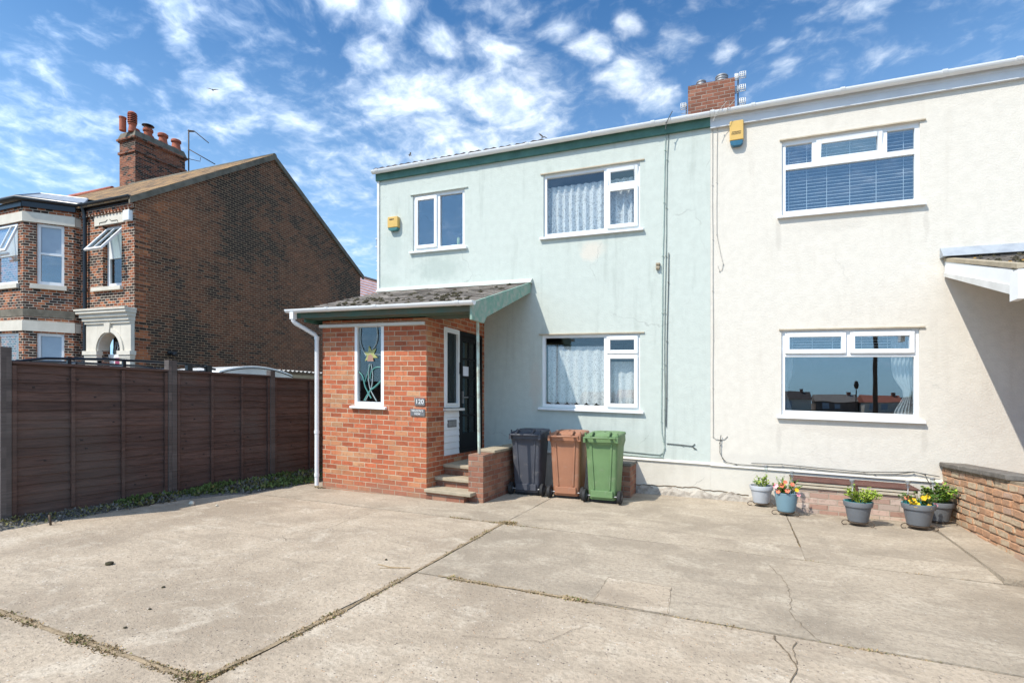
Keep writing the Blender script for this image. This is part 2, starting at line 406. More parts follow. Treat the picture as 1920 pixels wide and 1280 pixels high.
M['leaf_lime'] = plain('lime_leaf', (.34, .42, .05), (.22, .32, .04), 15, .6)
M['leaf_green'] = plain('green_leaf', (.10, .20, .03), (.06, .13, .02), 15, .6)
M['petal_red'] = plain('coral_petal', (.70, .14, .08), (.75, .26, .14), 15, .6)
M['petal_pink'] = plain('pink_petal', (.75, .12, .18), (.8, .5, .5), 15, .6)
M['petal_yellow'] = plain('yellow_petal', (.85, .58, .02), (.8, .42, .02), 15, .6)
M['weed_brown'] = plain('dry_weed', (.44, .32, .185), (.28, .20, .11), 12, .9)
M['weed_olive'] = plain('olive_weed', (.24, .22, .08), (.16, .15, .055), 12, .9)
M['grass'] = plain('green_moss_grass', (.14, .19, .055), (.08, .105, .03), 8, .9)
M['clear'] = glass('clear_jar', .1)
M['brick_rubble1'] = plain('orange_stone', (.50, .27, .15), (.40, .24, .15), 12, .95, .9, 40)
M['brick_rubble2'] = plain('buff_stone', (.56, .43, .29), (.44, .33, .22), 12, .95, .9, 40)
M['brick_rubble3'] = plain('pinkish_stone', (.50, .33, .24), (.42, .29, .2), 12, .95, .9, 40)
M['mortar_dark'] = plain('recessed_mortar', (.36, .28, .19), (.2, .15, .1), 12, .95, .9, 50)
M['cap_grey'] = plain('weathered_coping', (.13, .115, .10), (.20, .18, .155), 6, .95, .8, 30)
M['rubble'] = plain('broken_footing', (.50, .45, .38), (.26, .22, .18), 9, .95, 1, 25)
M['gull'] = plain('pale_feather', (.6, .6, .6), (.25, .25, .26), 4, .8)
M['candle'] = plain('lime_candle', (.6, .68, .25), None, 3, .5)
M['pink_tile'] = plain('pinkish_tile', (.42, .25, .22), (.30, .17, .15), 3, .85)
M['stone_pale'] = plain('pale_stone', (.6, .55, .45), None, 9, .9)
M['far_dark'] = plain('far_house_wall', (.25, .20, .17), (.2, .15, .12), 1, .9)
M['tarmac'] = plain('tarmac', (.06, .058, .055), (.045, .044, .042), 4, .95, .3, 60)
M['petal_glass'] = plain('yellow_stained_glass', (.42, .42, .16), None, 3, .3)
M['orange_glass'] = plain('orange_stained_glass', (.42, .25, .18), None, 3, .3)
M['leading'] = plain('pale_leading', (.35, .42, .42), None, 3, .4)
M['leading_teal'] = plain('teal_leading', (.10, .30, .27), None, 3, .4)
M['paper'] = plain('white_paper', (.8, .8, .85), None, 3, .7)
M['curtain_wood'] = plain('tan_panel', (.35, .2, .1), None, 3, .6)


def pantile():
    m, n = nm('mossy_tile_roof'); u, v, _ = n.sep(n.uv())
    rv = n.m('DIVIDE', v, .30); row = n.m('FLOOR', rv); fv = n.m('SUBTRACT', rv, row)
    ru = n.m('ADD', n.m('DIVIDE', u, .26), n.m('MULTIPLY', n.m('PINGPONG', row, 1), .5)); c = n.m('FLOOR', ru); fu = n.m('SUBTRACT', ru, c)
    r = n.white(n.xyz(c, row, 1))
    col = n.ramp(n.m('ADD', n.m('MULTIPLY', r, .6), n.m('MULTIPLY', n.noise(n.uv(), .7, 5), .5)),
                 [(.2, (.09, .06, .04)), (.5, (.24, .16, .09)), (.75, (.34, .20, .09)), (1, (.42, .28, .13))])
    gap = n.m('MAXIMUM', n.step(fu, .1, .02), n.step(fv, .14, .03))
    col = n.mix(gap, col, (.03, .025, .02))
    hgt = n.m('ADD', n.m('MULTIPLY', fv, -1), n.m('MULTIPLY', gap, -.6))
    n.surf(col, .9, n.bump(hgt, .8, .02), 0, .2); return m


M['pantile'] = pantile()

# ------------------------------------------------------------------ geometry helpers
FALL, GF, X0 = .0312, .017, -4.185      # house lines and ground sheared down to the right to match a skewed horizon


def fz(x): return -FALL * (x - X0)


def gz(x): return -GF * (max(-40, min(40, x)) - X0)


class Frame:
    def __init__(s, o=(0, 0, 0), u=(1, 0), d=(0, 1)):
        s.o = Vector(o); s.u = Vector((*u, 0)); s.d = Vector((*d, 0))

    def __call__(s, u, d, z): return s.o + s.u * u + s.d * d + Vector((0, 0, z))


ID = Frame()


class MB:
    def __init__(s, fr=ID):
        s.v = []; s.f = []; s.m = []; s.fr = fr; s.mi = 0; s.smooth = False; s.sm = []

    def face(s, pts, raw=False):
        i = len(s.v)
        s.v += [Vector(p) if raw else s.fr(*p) for p in pts]
        s.f.append(list(range(i, i + len(pts)))); s.m.append(s.mi); s.sm.append(s.smooth)

    def box(s, x0, x1, y0, y1, z0, z1, dz=None):
        P = [(x0, y0, z0), (x1, y0, z0), (x1, y1, z0), (x0, y1, z0), (x0, y0, z1), (x1, y0, z1), (x1, y1, z1), (x0, y1, z1)]
        s.hexa(P); return s

    def hexa(s, P):
        i = len(s.v); s.v += [s.fr(*p) for p in P]
        for f in ((0, 3, 2, 1), (4, 5, 6, 7), (0, 1, 5, 4), (1, 2, 6, 5), (2, 3, 7, 6), (3, 0, 4, 7)):
            s.f.append([i + k for k in f]); s.m.append(s.mi); s.sm.append(s.smooth)
        return s

    def grid(s, rows, closed_u=False, cap=False):
        i = len(s.v); nu = len(rows[0])
        for r in rows: s.v += [s.fr(*p) for p in r]
        for a in range(len(rows) - 1):
            for b in range(nu if closed_u else nu - 1):
                c = (b + 1) % nu
                s.f.append([i + a * nu + b, i + a * nu + c, i + (a + 1) * nu + c, i + (a + 1) * nu + b]); s.m.append(s.mi); s.sm.append(s.smooth)
        if cap:
            for a in (0, len(rows) - 1):
                s.f.append([i + a * nu + b for b in range(nu)]); s.m.append(s.mi); s.sm.append(False)
        return s

    def lathe(s, prof, c=(0, 0, 0), n_=20, cap=True):
        s.smooth = True
        s.grid([[(c[0] + r * math.cos(2 * math.pi * k / n_), c[1] + r * math.sin(2 * math.pi * k / n_), c[2] + z) for k in range(n_)] for r, z in prof], True, cap)
        s.smooth = False; return s

    def tube(s, pts, r, n_=8, taper=None):
        pts = [Vector(p) for p in pts]; rows = []
        s.smooth = True
        up = Vector((0, 0, 1)); side = None
        for k, p in enumerate(pts):
            t = (pts[min(k + 1, len(pts) - 1)] - pts[max(k - 1, 0)]).normalized()
            if side is None:
                side = t.cross(up if abs(t.z) < .95 else Vector((1, 0, 0))).normalized()
            side = (side - t * side.dot(t)).normalized()
            q = t.cross(side); rr = r if taper is None else r + (taper - r) * k / (len(pts) - 1)
            rows.append([tuple(p + side * rr * math.cos(2 * math.pi * j / n_) + q * rr * math.sin(2 * math.pi * j / n_)) for j in range(n_)])
        s.grid(rows, True, True); s.smooth = False; return s

    def cyl(s, a, b, r, n_=16): return s.tube([a, b], r, n_)

    def prism(s, poly, axis, a0, a1):
        """poly in the other two axes, extruded along axis 0/1/2"""
        def P(q, a):
            q = list(q); q.insert(axis, a); return tuple(q)
        k = len(poly)
        i = len(s.v); s.v += [s.fr(*P(q, a0)) for q in poly] + [s.fr(*P(q, a1)) for q in poly]
        fs = [list(range(k))[::-1], list(range(k, 2 * k))] + [[j, (j + 1) % k, k + (j + 1) % k, k + j] for j in range(k)]
        for f in fs: s.f.append([i + x for x in f]); s.m.append(s.mi); s.sm.append(s.smooth)
        return s

    def build(s, name, mats, parent=None, fall=True, origin=None, bevel=0, recalc=True, shade=False):
        if not isinstance(mats, (list, tuple)): mats = [mats]
        me = bpy.data.meshes.new(name)
        bm = bmesh.new()
        vs = [bm.verts.new(p) for p in s.v]
        for f, mi, sm in zip(s.f, s.m, s.sm):
            try:
                F = bm.faces.new([vs[k] for k in f]); F.material_index = mi; F.smooth = sm or shade
            except ValueError: pass
        if recalc: bmesh.ops.recalc_face_normals(bm, faces=bm.faces[:])
        if bevel:
            bmesh.ops.remove_doubles(bm, verts=bm.verts[:], dist=1e-5)
            ed = [e for e in bm.edges if len(e.link_faces) == 2 and e.calc_face_angle(0) > .6]
            bmesh.ops.bevel(bm, geom=ed, offset=bevel, segments=2, profile=.5, affect='EDGES', clamp_overlap=True)
        bm.normal_update()
        for e in bm.edges:
            if len(e.link_faces) == 2 and e.calc_face_angle(0) > .75: e.smooth = False
        uvl = bm.loops.layers.uv.new('UVMap')
        for F in bm.faces:
            nn = F.normal
            if abs(nn.z) > .999: t, b = Vector((1, 0, 0)), Vector((0, 1, 0))
            else:
                t = Vector((0, 0, 1)).cross(nn).normalized(); b = nn.cross(t)
                if b.z < 0: b = -b
            for l in F.loops: l[uvl].uv = (l.vert.co.dot(t), l.vert.co.dot(b) if abs(nn.z) > .3 else l.vert.co.z)
        if fall:
            for v in bm.verts: v.co.z += fz(v.co.x)
        root = parent
        while root is not None and root.parent is not None: root = root.parent
        o_ = Vector(root.location) if root is not None else Vector((0, 0, 0))
        if root is None:
            if origin is None:
                xs = [v.co for v in bm.verts]
                o_ = Vector((sum(v.x for v in xs) / len(xs), sum(v.y for v in xs) / len(xs), min(v.z for v in xs)))
            else: o_ = Vector(origin)
        if root is None or parent is not None and not s.local:
            for v in bm.verts: v.co -= o_
        bm.to_mesh(me); bm.free()
        for q in mats: me.materials.append(M[q] if isinstance(q, str) else q)
        o = bpy.data.objects.new(name, me); COL.objects.link(o)
        if parent is not None: o.parent = parent
        else: o.location = o_
        return o

    local = False


class ML(MB):
    """mesh given in the thing's own local coordinates (props that stand level on the ground)"""
    local = True

    def build(s, name, mats, parent=None, **kw):
        kw['fall'] = False
        return MB.build(s, name, mats, parent, **kw)


def tag(o, label, cat, group=None):
    o['label'] = label; o['category'] = cat
    if group: o['group'] = group
    return o


def thing(name, label, cat, loc, group=None, rz=0):
    o = bpy.data.objects.new(name, None); COL.objects.link(o)
    o.location = loc; o.rotation_euler = (0, 0, rz); o.empty_display_size = .2
    return tag(o, label, cat, group)


def struct(o, kind='structure'):
    o['kind'] = kind; return o


def copy_tree(o, parent=None):
    c = o.copy(); COL.objects.link(c)
    if parent is not None: c.parent = parent
    for ch in list(o.children): copy_tree(ch, c)
    return c


def wall(mb, u0, u1, z0, z1, holes, depth=.12, d=0.0):
    us = sorted({u0, u1, *[h[0] for h in holes], *[h[1] for h in holes]})
    zs = sorted({z0, z1, *[h[2] for h in holes], *[h[3] for h in holes]})
    us = [u for u in us if u0 <= u <= u1]; zs = [z for z in zs if z0 <= z <= z1]
    for a, b in zip(us, us[1:]):
        for c, e in zip(zs, zs[1:]):
            mu, mz = (a + b) / 2, (c + e) / 2
            if any(h[0] < mu < h[1] and h[2] < mz < h[3] for h in holes): continue
            mb.face([(a, d, c), (b, d, c), (b, d, e), (a, d, e)])
    for (a, b, c, e) in holes:
        for q in (((a, c), (a, e)), ((b, e), (b, c)), ((a, e), (b, e)), ((b, c), (a, c))):
            (p1, q1), (p2, q2) = q
            mb.face([(p1, d, q1), (p1, d + depth, q1), (p2, d + depth, q2), (p2, d, q2)])


def bars(mb, u0, u1, z0, z1, t, d0, d1, tb=None):
    tb = tb or t
    mb.box(u0, u0 + t, d0, d1, z0, z1); mb.box(u1 - t, u1, d0, d1, z0, z1)
    mb.box(u0 + t, u1 - t, d0, d1, z0, z0 + tb); mb.box(u0 + t, u1 - t, d0, d1, z1 - t, z1)


def window(parent, fr, u0, u1, z0, z1, cells, name='window', sill=(.06, .05), frame_mat='white', pane_mat='glass', d=.03, t=.05, lintel=True, sill_mat='white'):
    """cells: (u0,u1,z0,z1,kind[,tilt]) in frame coordinates; bars are left between the cells"""
    f = MB(fr); wall(f, u0, u1, z0, z1, [c[:4] for c in cells], .06, d)
    w = f.build(name, frame_mat, parent, bevel=.004)
    for c in cells:
        a, b, lo, hi, kind = c[:5]
        if kind == 'fix':
            g = MB(fr); g.box(a - .008, b + .008, d + .03, d + .036, lo - .008, hi + .008)
            g.build('pane', c[6] if len(c) > 6 else pane_mat, w)
        else:
            tilt = c[5] if len(c) > 5 else 0
            o = .022; st = .058; dd = d - .028
            ca_, sa_ = math.cos(tilt), math.sin(tilt)

            class Tilt:
                def __call__(s, u, q, z):
                    zz, qq = z - (hi + o), q - (d + .02)
                    return fr(u, d + .02 + qq * ca_ + zz * sa_, hi + o + zz * ca_ - qq * sa_)
            T = Tilt()
            m = MB(T); bars(m, a - o, b + o, lo - o, hi + o, st, dd, d + .02)
            m.build('sash', frame_mat, w, bevel=.006)
            g = MB(T); g.box(a - o + st - .006, b + o - st + .006, dd + .022, dd + .028, lo - o + st - .006, hi + o - st + .006)
            g.build('pane', c[6] if len(c) > 6 else pane_mat, w)
    if sill:
        ov, h = sill
        m = MB(fr); m.hexa([(u0 - ov, -.055, z0 - h), (u1 + ov, -.055, z0 - h), (u1 + ov, d + .03, z0 - h + .006), (u0 - ov, d + .03, z0 - h + .006),
                            (u0 - ov, -.055, z0 - .018), (u1 + ov, -.055, z0 - .018), (u1 + ov, d + .03, z0 - .001), (u0 - ov, d + .03, z0 - .001)])
        m.build('sill', sill_mat, w, bevel=.004)
    return w


def gutter(x0, x1, yc, zt, r=.058, name='gutter', mat='white', parent=None, unions=(), fr=ID):
    g = MB(fr); k = 10
    out = [(yc - r * math.cos(math.pi * i / k), zt - r * math.sin(math.pi * i / k)) for i in range(k + 1)]
    inn = [(yc + (r - .006) * math.cos(math.pi * i / k), zt - (r - .006) * math.sin(math.pi * i / k)) for i in range(k + 1)]
    g.prism(out + inn, 0, x0, x1)
    o = g.build(name, mat, parent)
    for end in (x0, x1):
        e = MB(fr); e.prism(out, 0, end - .004, end + .004); e.build('gutter_end', mat, o)
    for x in unions:
        e = MB(fr)
        R2 = r + .008
        oo = [(yc - R2 * math.cos(math.pi * i / k), zt + .006 - R2 * math.sin(math.pi * i / k)) for i in range(k + 1)]
        e.prism(oo, 0, x - .028, x + .028); e.build('gutter_bracket', mat, o)
    return o


def strip_cable(name, runs, mat, label, cat='cable', r=.006, Y=8.49):
    """one cable: a list of polylines on the wall"""
    m = MB()
    for pts in runs:
        q = [(x, Y, z) for x, z in pts]; dense = []
        for a, b in zip(q, q[1:]):
            k = max(1, int(math.dist(a, b) / .35))
            dense += [tuple(a[i] + (b[i] - a[i]) * j / k + (random.uniform(-.004, .004) if i == 0 and j else 0) for i in range(3)) for j in range(k)]
        dense.append(q[-1])
        m.tube(dense, r, 6)
        for p_ in dense[1:-1:2]:
            m.box(p_[0] - r * 1.7, p_[0] + r * 1.7, Y - r * 1.5, Y + .012, p_[2] - .006, p_[2] + .006)
    return tag(m.build(name, mat), label, cat)


def text(name, s, size, x, y, z, mat, parent, align='CENTER'):
    cu = bpy.data.curves.new(name, 'FONT'); cu.body = s; cu.size = size; cu.align_x = align; cu.align_y = 'CENTER'
    cu.extrude = .0015; cu.space_character = 1.05
    o = bpy.data.objects.new(name + '_tmp', cu); COL.objects.link(o)
    bpy.context.view_layer.update()
    me = bpy.data.meshes.new_from_object(o.evaluated_get(bpy.context.evaluated_depsgraph_get()))
    bpy.data.objects.remove(o)
    for v in me.vertices:
        X, Z, e = v.co.x, v.co.y, v.co.z
        v.co = Vector((x + X, y - e, z + Z + fz(x + X))) - Vector(parent.location)
    me.materials.clear(); me.materials.append(M[mat])
    ob = bpy.data.objects.new(name, me); COL.objects.link(ob); ob.parent = parent
    return ob


def jit(a): return random.uniform(-a, a)


# ------------------------------------------------------------------ ground
Yf = 8.5
g = MB()
xs = [-400, -120, -40, -20, -10, -5, 0, 5, 10, 20, 40, 120, 400]; ys = [-400, -120, -40, -15, -5, 0, 5, 10, 20, 40, 120, 400]
for a, b in zip(xs, xs[1:]):
    for c, e in zip(ys, ys[1:]):
        g.face([(a, c, gz(a) - .035), (b, c, gz(b) - .035), (b, e, gz(b) - .035), (a, e, gz(a) - .035)])
struct(g.build('ground', 'soil', fall=False))


def ragged(poly, j=.006, step=.16):
    out = []
    for a, b in zip(poly, poly[1:] + poly[:1]):
        k = max(1, int(math.dist(a, b) / step))
        for i in range(k):
            t = i / k; w = j if i else j * .4
            out.append((a[0] + (b[0] - a[0]) * t + jit(w), a[1] + (b[1] - a[1]) * t + jit(w)))
    return out


def slab(name, poly, mat, h=0.0, thick=.06, tilt=None, j=.006):
    q = ragged(poly, j); m = MB()
    H = tilt or (lambda x, y: h)
    m.face([(x, y, gz(x) + H(x, y)) for x, y in q])
    m.grid([[(x, y, gz(x) + H(x, y)) for x, y in q], [(x, y, gz(x) - thick) for x, y in q]], True)
    return struct(m.build(name, mat, fall=False, recalc=False))


jw = .012
slab('driveway', [(-7.25, 1.9), (-2.585, 1.9), (-2.545, 3.8), (-2.58, 5.72 - jw), (-6.72, 5.72 - jw), (-6.9, 5.5), (-7.28, 4.9), (-7.2, 3.6)], 'concrete_a')
slab('driveway', [(-14, -6), (-2.60, -6), (-2.585, 1.9 - 2.2 * jw), (-14, 1.95)], 'concrete_a', .002)
slab('driveway', [(-2.515, 3.8 + jw), (9, 3.8 + jw), (9, 5.69 - jw), (2.0, 5.68 - jw), (-2.55, 5.72 - jw)], 'concrete_b', .001)
slab('driveway', [(-2.56, -6), (9, -6), (9, 3.79 - jw), (-2.51, 3.8 - jw), (-2.53, 2.4)], 'concrete_a', -.001)
slab('forecourt', [(-6.75, 5.73), (-2.572, 5.73), (-2.572, 8.55), (-6.75, 8.55), (-6.6, 7.0)], 'concrete_b', .001)
ramp = lambda x, y: .002 + .022 * max(0, min(1, (y - 5.75) / .3)) * min(1, max(0, (x + 2.5) / .8))
slab('forecourt', [(-2.562, 5.725), (.6, 5.685), (.6, 6.1), (-2.562, 6.1)], 'concrete_b', tilt=ramp, j=.003)
slab('forecourt', [(.606, 5.685), (2.07, 5.69), (2.12, 6.1), (.606, 6.1)], 'concrete_b', tilt=ramp, j=.003)
slab('forecourt', [(-2.562, 6.104), (.592, 6.104), (.592, 8.55), (-2.562, 8.55)], 'concrete_b', tilt=ramp, j=.003)
slab('forecourt', [(.612, 6.104), (2.12, 6.104), (2.14, 7.6), (2.14, 8.55), (.60, 8.55)], 'concrete_b', tilt=ramp, j=.003)
m = MB()
kp = [(2.075, 5.70), (2.9, 5.70), (2.9, 8.5), (2.16, 8.5), (2.145, 7.55)]
slab('kerb', kp, 'concrete_b', .05, .06, j=.004)
m = MB(); pt = [(-.98, 3.815), (-.995, 4.38), (-.487, 4.365), (-.44, 3.812)]
m.face([(x, y, gz(x) + .005) for x, y in ragged(pt, .006)])
struct(m.build('concrete_patch', 'concrete_a', fall=False, recalc=False))
m = MB(); m.face([(x, y, gz(x) - .012) for x, y in [(-14, 1.9), (-7.2, 1.95), (-7.15, 3.6), (-7.2, 4.6), (-6.85, 5.6), (-6.6, 7), (-6.2, 8.6), (-6.2, 12), (-14, 12)]])
m.grid([[(-7.62, y_, gz(-7.6) + .075) for y_ in (1.9, 3.6, 4.6, 5.6, 7, 8.9)], [(x_, y_, gz(x_) - .008) for x_, y_ in ((-7.18, 1.9), (-7.15, 3.6), (-7.2, 4.6), (-6.85, 5.6), (-6.6, 7), (-6.3, 8.9))]])
struct(m.build('dirt_strip', 'gravel', fall=False, recalc=False))
m = MB(); m.face([(-60, -9, gz(0) - .02), (60, -9, gz(0) - .02), (60, -16, gz(0) - .02), (-60, -16, gz(0) - .02)])
struct(m.build('road', 'tarmac', fall=False, recalc=False))

# cracks in the slabs
m = MB()
def crack(pts, w=.006):
    q = []
    for a, b in zip(pts, pts[1:]):
        k = max(2, int(math.dist(a, b) / .045))
        q += [(a[0] + (b[0] - a[0]) * i / k + jit(.012), a[1] + (b[1] - a[1]) * i / k + jit(.012)) for i in range(k)]
    q.append(pts[-1])
    for a, b in zip(q, q[1:]):
        dx_, dy_ = b[0] - a[0], b[1] - a[1]; l = math.hypot(dx_, dy_) or 1; ww = w * random.uniform(.3, 1)
        ox, oy = -dy_ / l * ww / 2, dx_ / l * ww / 2
        m.face([(a[0] - ox, a[1] - oy, gz(a[0]) + .0055), (b[0] - ox, b[1] - oy, gz(b[0]) + .0055), (b[0] + ox, b[1] + oy, gz(b[0]) + .0055), (a[0] + ox, a[1] + oy, gz(a[0]) + .0055)])
crack([(.268, 5.405), (.353, 5.045), (.387, 4.808), (.378, 4.435), (.352, 4.208), (.419, 3.955), (.458, 3.846), (.486, 3.81)])
crack([(.217, 3.758), (.252, 3.592), (.299, 3.469), (.315, 3.409), (.31, 3.298), (.273, 3.173), (.25, 2.9)], .014)
crack([(.337, 3.709), (.317, 3.548), (.318, 3.411)], .008)
crack([(-4.275, 5.636), (-4.309, 5.305), (-4.276, 4.882), (-4.237, 4.62), (-4.326, 4.391), (-4.452, 4.179), (-4.221, 4.017)])
crack([(-4.28, 5.64), (-4.9, 5.45), (-5.6, 5.2), (-6.1, 5.0)], .005)
crack([(-5.2, 5.2), (-5.6, 4.6), (-6.2, 4.3)], .004)
crack([(-.98, 3.82), (-.99, 4.38), (-.487, 4.365), (-.44, 3.82)], .005)
crack([(-1.6, 2.9), (-1.1, 3.05), (-.9, 3.4)], .004)
struct(m.build('pavement_cracks', 'soil', fall=False, recalc=False))

# ------------------------------------------------------------------ building pieces
GF_ROOT = lambda x, y: (x, y, fz(x))


def room(parent, u0, u1, z0, z1, y0=8.62, y1=11.5, mat='room'):
    m = MB()
    for q in ([(u0, y1, z0), (u1, y1, z0), (u1, y1, z1), (u0, y1, z1)], [(u0, y0, z0), (u1, y0, z0), (u1, y1, z0), (u0, y1, z0)],
              [(u0, y0, z1), (u1, y0, z1), (u1, y1, z1), (u0, y1, z1)], [(u0, y0, z0), (u0, y1, z0), (u0, y1, z1), (u0, y0, z1)],
              [(u1, y0, z0), (u1, y1, z0), (u1, y1, z1), (u1, y0, z1)]): m.face(q)
    return m.build('interior', mat, parent, recalc=False)


def house_shell(root, x0, x1, holes, mat, back=15.9, zt=5.87):
    w = MB(Frame((0, Yf, 0))); wall(w, x0, x1, .6, zt, [h for h in holes], .14)
    for x in (x0, x1): w.face([(x, 0, -.3), (x, back - Yf, -.3), (x, back - Yf, zt), (x, 3.7, 7.3), (x, 0, zt)])
    w.face([(x0, back - Yf, -.3), (x1, back - Yf, -.3), (x1, back - Yf, zt), (x0, back - Yf, zt)])
    return w.build('wall', mat, root, recalc=False)


def main_roof(root, x0, x1, tiled):
    m = MB(); ye, ze, yr, zr, yb = 8.36, 5.865, 12.2, 7.35, 16.05
    m.face([(x0, ye, ze), (x1, ye, ze), (x1, yr, zr), (x0, yr, zr)]); m.face([(x0, yb, ze), (x1, yb, ze), (x1, yr, zr), (x0, yr, zr)])
    x = x0
    while x < min(x1, tiled) - .02:
        wd = min(.30, x1 - x)
        for k in range(2):
            s_ = .02 + k * .34; e_ = s_ + .36; sl = (zr - ze) / (yr - ye); up_ = .035 + jit(.006)
            xa, xb = x + .012, x + wd - .012
            pr = [(xa, .002), (xa + (xb - xa) * .2, .028), (xa + (xb - xa) * .5, .012), (xa + (xb - xa) * .8, .028), (xb, .002)]
            m.grid([[(px, ye + s_, ze + sl * s_ + up_ * .6 + dz_) for px, dz_ in pr], [(px, ye + e_, ze + sl * e_ + dz_ * .8) for px, dz_ in pr]])
            m.grid([[(px, ye + s_, ze + sl * s_ - .005) for px, dz_ in pr], [(px, ye + s_, ze + sl * s_ + up_ * .6 + dz_) for px, dz_ in pr]])
        x += wd
    return m.build('roof', 'tile_dark', root, recalc=False)


def porch_roof(root, x0, x1, verge, board='green_board', vboard='green_flaky', zb=3.50, zf=2.80, yb=8.48, yf=6.36, tile='tile_grey', tw=.33, gauge=.205, mosses=95):
    sl = (zb - zf) / (yb - yf); L = math.hypot(zb - zf, yb - yf); ny, nz = -(zb - zf) / L, (yb - yf) / L
    dk = MB(); P = lambda x, s_, h: (x, yf + (yb - yf) * s_ / L + ny * h, zf + (zb - zf) * s_ / L + nz * h)
    dk.hexa([P(x0, 0, -.10), P(x1, 0, -.10), P(x1, L, -.10), P(x0, L, -.10), P(x0, 0, -.012), P(x1, 0, -.012), P(x1, L, -.012), P(x0, L, -.012)])
    roof = dk.build('porch_roof', board, root)
    t = MB(); s_ = -.05; r = 0
    while s_ < L - .02:
        x = x0 - .02 - (r % 2) * tw / 2
        while x < x1 + .02:
            a, b = max(x, x0 - .02) + .004 + jit(.003), min(x + tw, x1 + .02) - .004
            if b - a > .03:
                e = min(s_ + gauge + .05, L); up_ = .030 + jit(.005); tl = jit(.004)
                t.hexa([P(a, s_ + tl, up_ - .013), P(b, s_ + tl + jit(.003), up_ - .013), P(b, e, .002), P(a, e, .002), P(a, s_ + tl, up_), P(b, s_ + tl, up_ + jit(.003)), P(b, e, .010), P(a, e, .010)])
            x += tw
        s_ += gauge; r += 1
    t.build('roof_tiles', tile, roof)
    mo = MB()
    for k in range(mosses):
        x, q = random.uniform(x0 + .15, x1 - .1), abs(random.gauss(.35, .22)) * L
        if q > L * .95: continue
        q = round(q / gauge) * gauge - .02 + jit(.03); rr = random.uniform(.012, .042)
        c = P(x, q, .036)
        pr = []
        for i in range(5):
            h_ = i / 4
            pr.append([(c[0] + rr * random.uniform(.7, 1.25) * (1 - h_ ** 2) ** .5 * math.cos(j_ * 1.05) * 1.5, c[1] + rr * random.uniform(.7, 1.25) * (1 - h_ ** 2) ** .5 * math.sin(j_ * 1.05), c[2] - .01 + rr * .7 * h_ + sl * rr * math.sin(j_ * 1.05) * .8) for j_ in range(6)])
        mo.mi = 0; mo.grid(pr, True)
    if mosses:
        q_ = mo.build('moss', ['moss', 'lichen'], roof); q_['kind'] = 'stuff'
    return roof, P, L


# ------------------------------------------------------------------ the mint green house
W1 = (-5.712, -4.588, 4.26, 5.326); W2 = (-3.052, -1.417, 4.285, 5.352); W3 = (-3.081, -1.417, 1.372, 2.604)
PARTY = -.365
gh = thing('mint_house', 'pale mint green rendered two storey half of a semi with red brick porch', 'house', GF_ROOT(-3.4, 8.5))
DOOR_HOLE = (-5.2, -4.6, .5, 2.5)
house_shell(gh, -6.52, PARTY, [W1, W2, W3], 'mint')
pl = MB(); pl.box(-6.518, PARTY, 8.488, 8.6, -.25, .59); pl.hexa([(-4.1, 8.462, .592), (PARTY, 8.462, .592), (PARTY, 8.52, .592), (-4.1, 8.52, .592), (-4.1, 8.485, .625), (PARTY, 8.485, .625), (PARTY, 8.52, .625), (-4.1, 8.52, .625)])
pl.build('plinth', 'plinth', gh)
main_roof(gh, -6.57, PARTY, -3.0)
m = MB(); m.box(-6.55, PARTY, 8.452, 8.498, 5.70, 5.862); m.build('fascia', 'green_board', gh)
gutter(-6.575, PARTY, 8.392, 5.872, parent=gh, unions=[-6.45, -5.45, -4.45, -3.3, -2.2, -1.2])
m = MB(); m.box(-6.535, -6.485, 8.478, 8.56, .6, 5.70); m.build('corner_trim', 'white_dirty', gh)
room(gh, -6.4, -4.2, 3.0, 5.5); room(gh, -4.1, -.5, 3.0, 5.5); room(gh, -4.1, -.5, .5, 2.75, mat='room_dark')
F0 = Frame((0, Yf, 0))
window(gh, F0, *W1, [(-5.64, -5.205, 4.33, 5.255, 'sash'), (-5.125, -4.645, 4.315, 5.27, 'fix')], pane_mat='glass_hi')
window(gh, F0, *W2, [(-3.0, -2.005, 4.34, 5.30, 'fix'), (-1.935, -1.475, 5.04, 5.285, 'sash', -.16), (-1.935, -1.475, 4.35, 4.965, 'sash')])
window(gh, F0, *W3, [(-3.03, -2.005, 1.425, 2.555, 'fix'), (-1.935, -1.475, 2.305, 2.54, 'sash'), (-1.935, -1.475, 1.435, 2.235, 'sash')])
# lintel drips over the windows
for w_ in (W1, W2, W3):
    m = MB(); m.box(w_[0] - .05, w_[1] + .07, 8.478, 8.53, w_[3] + .004, w_[3] + .022); m.build('lintel_drip', 'pale_wood' if w_ is not W1 else 'mint', gh)
# chimney stack shared at the ridge
m = MB(); m.box(-.955, -.035, 11.8, 12.55, 6.5, 8.27); st = m.build('chimney', 'brick_stack', gh)
m = MB(); m.lathe([(.09, 0), (.09, .12), (.10, .125), (.10, .15), (.075, .15), (.07, .02)], (-.70, 12.0, 8.265), 16); m.build('chimney_pot', 'steel', st)
m = MB(); m.lathe([(.12, -.02), (.12, .05), (.13, .053), (.13, .075), (.12, .078), (.12, .1), (.13, .103), (.13, .125), (.12, .128), (.12, .15), (.13, .153), (.13, .175), (.11, .195), (.09, .195), (.08, .05)], (-.29, 12.0, 8.265), 18); m.build('chimney_pot', 'steel', st)

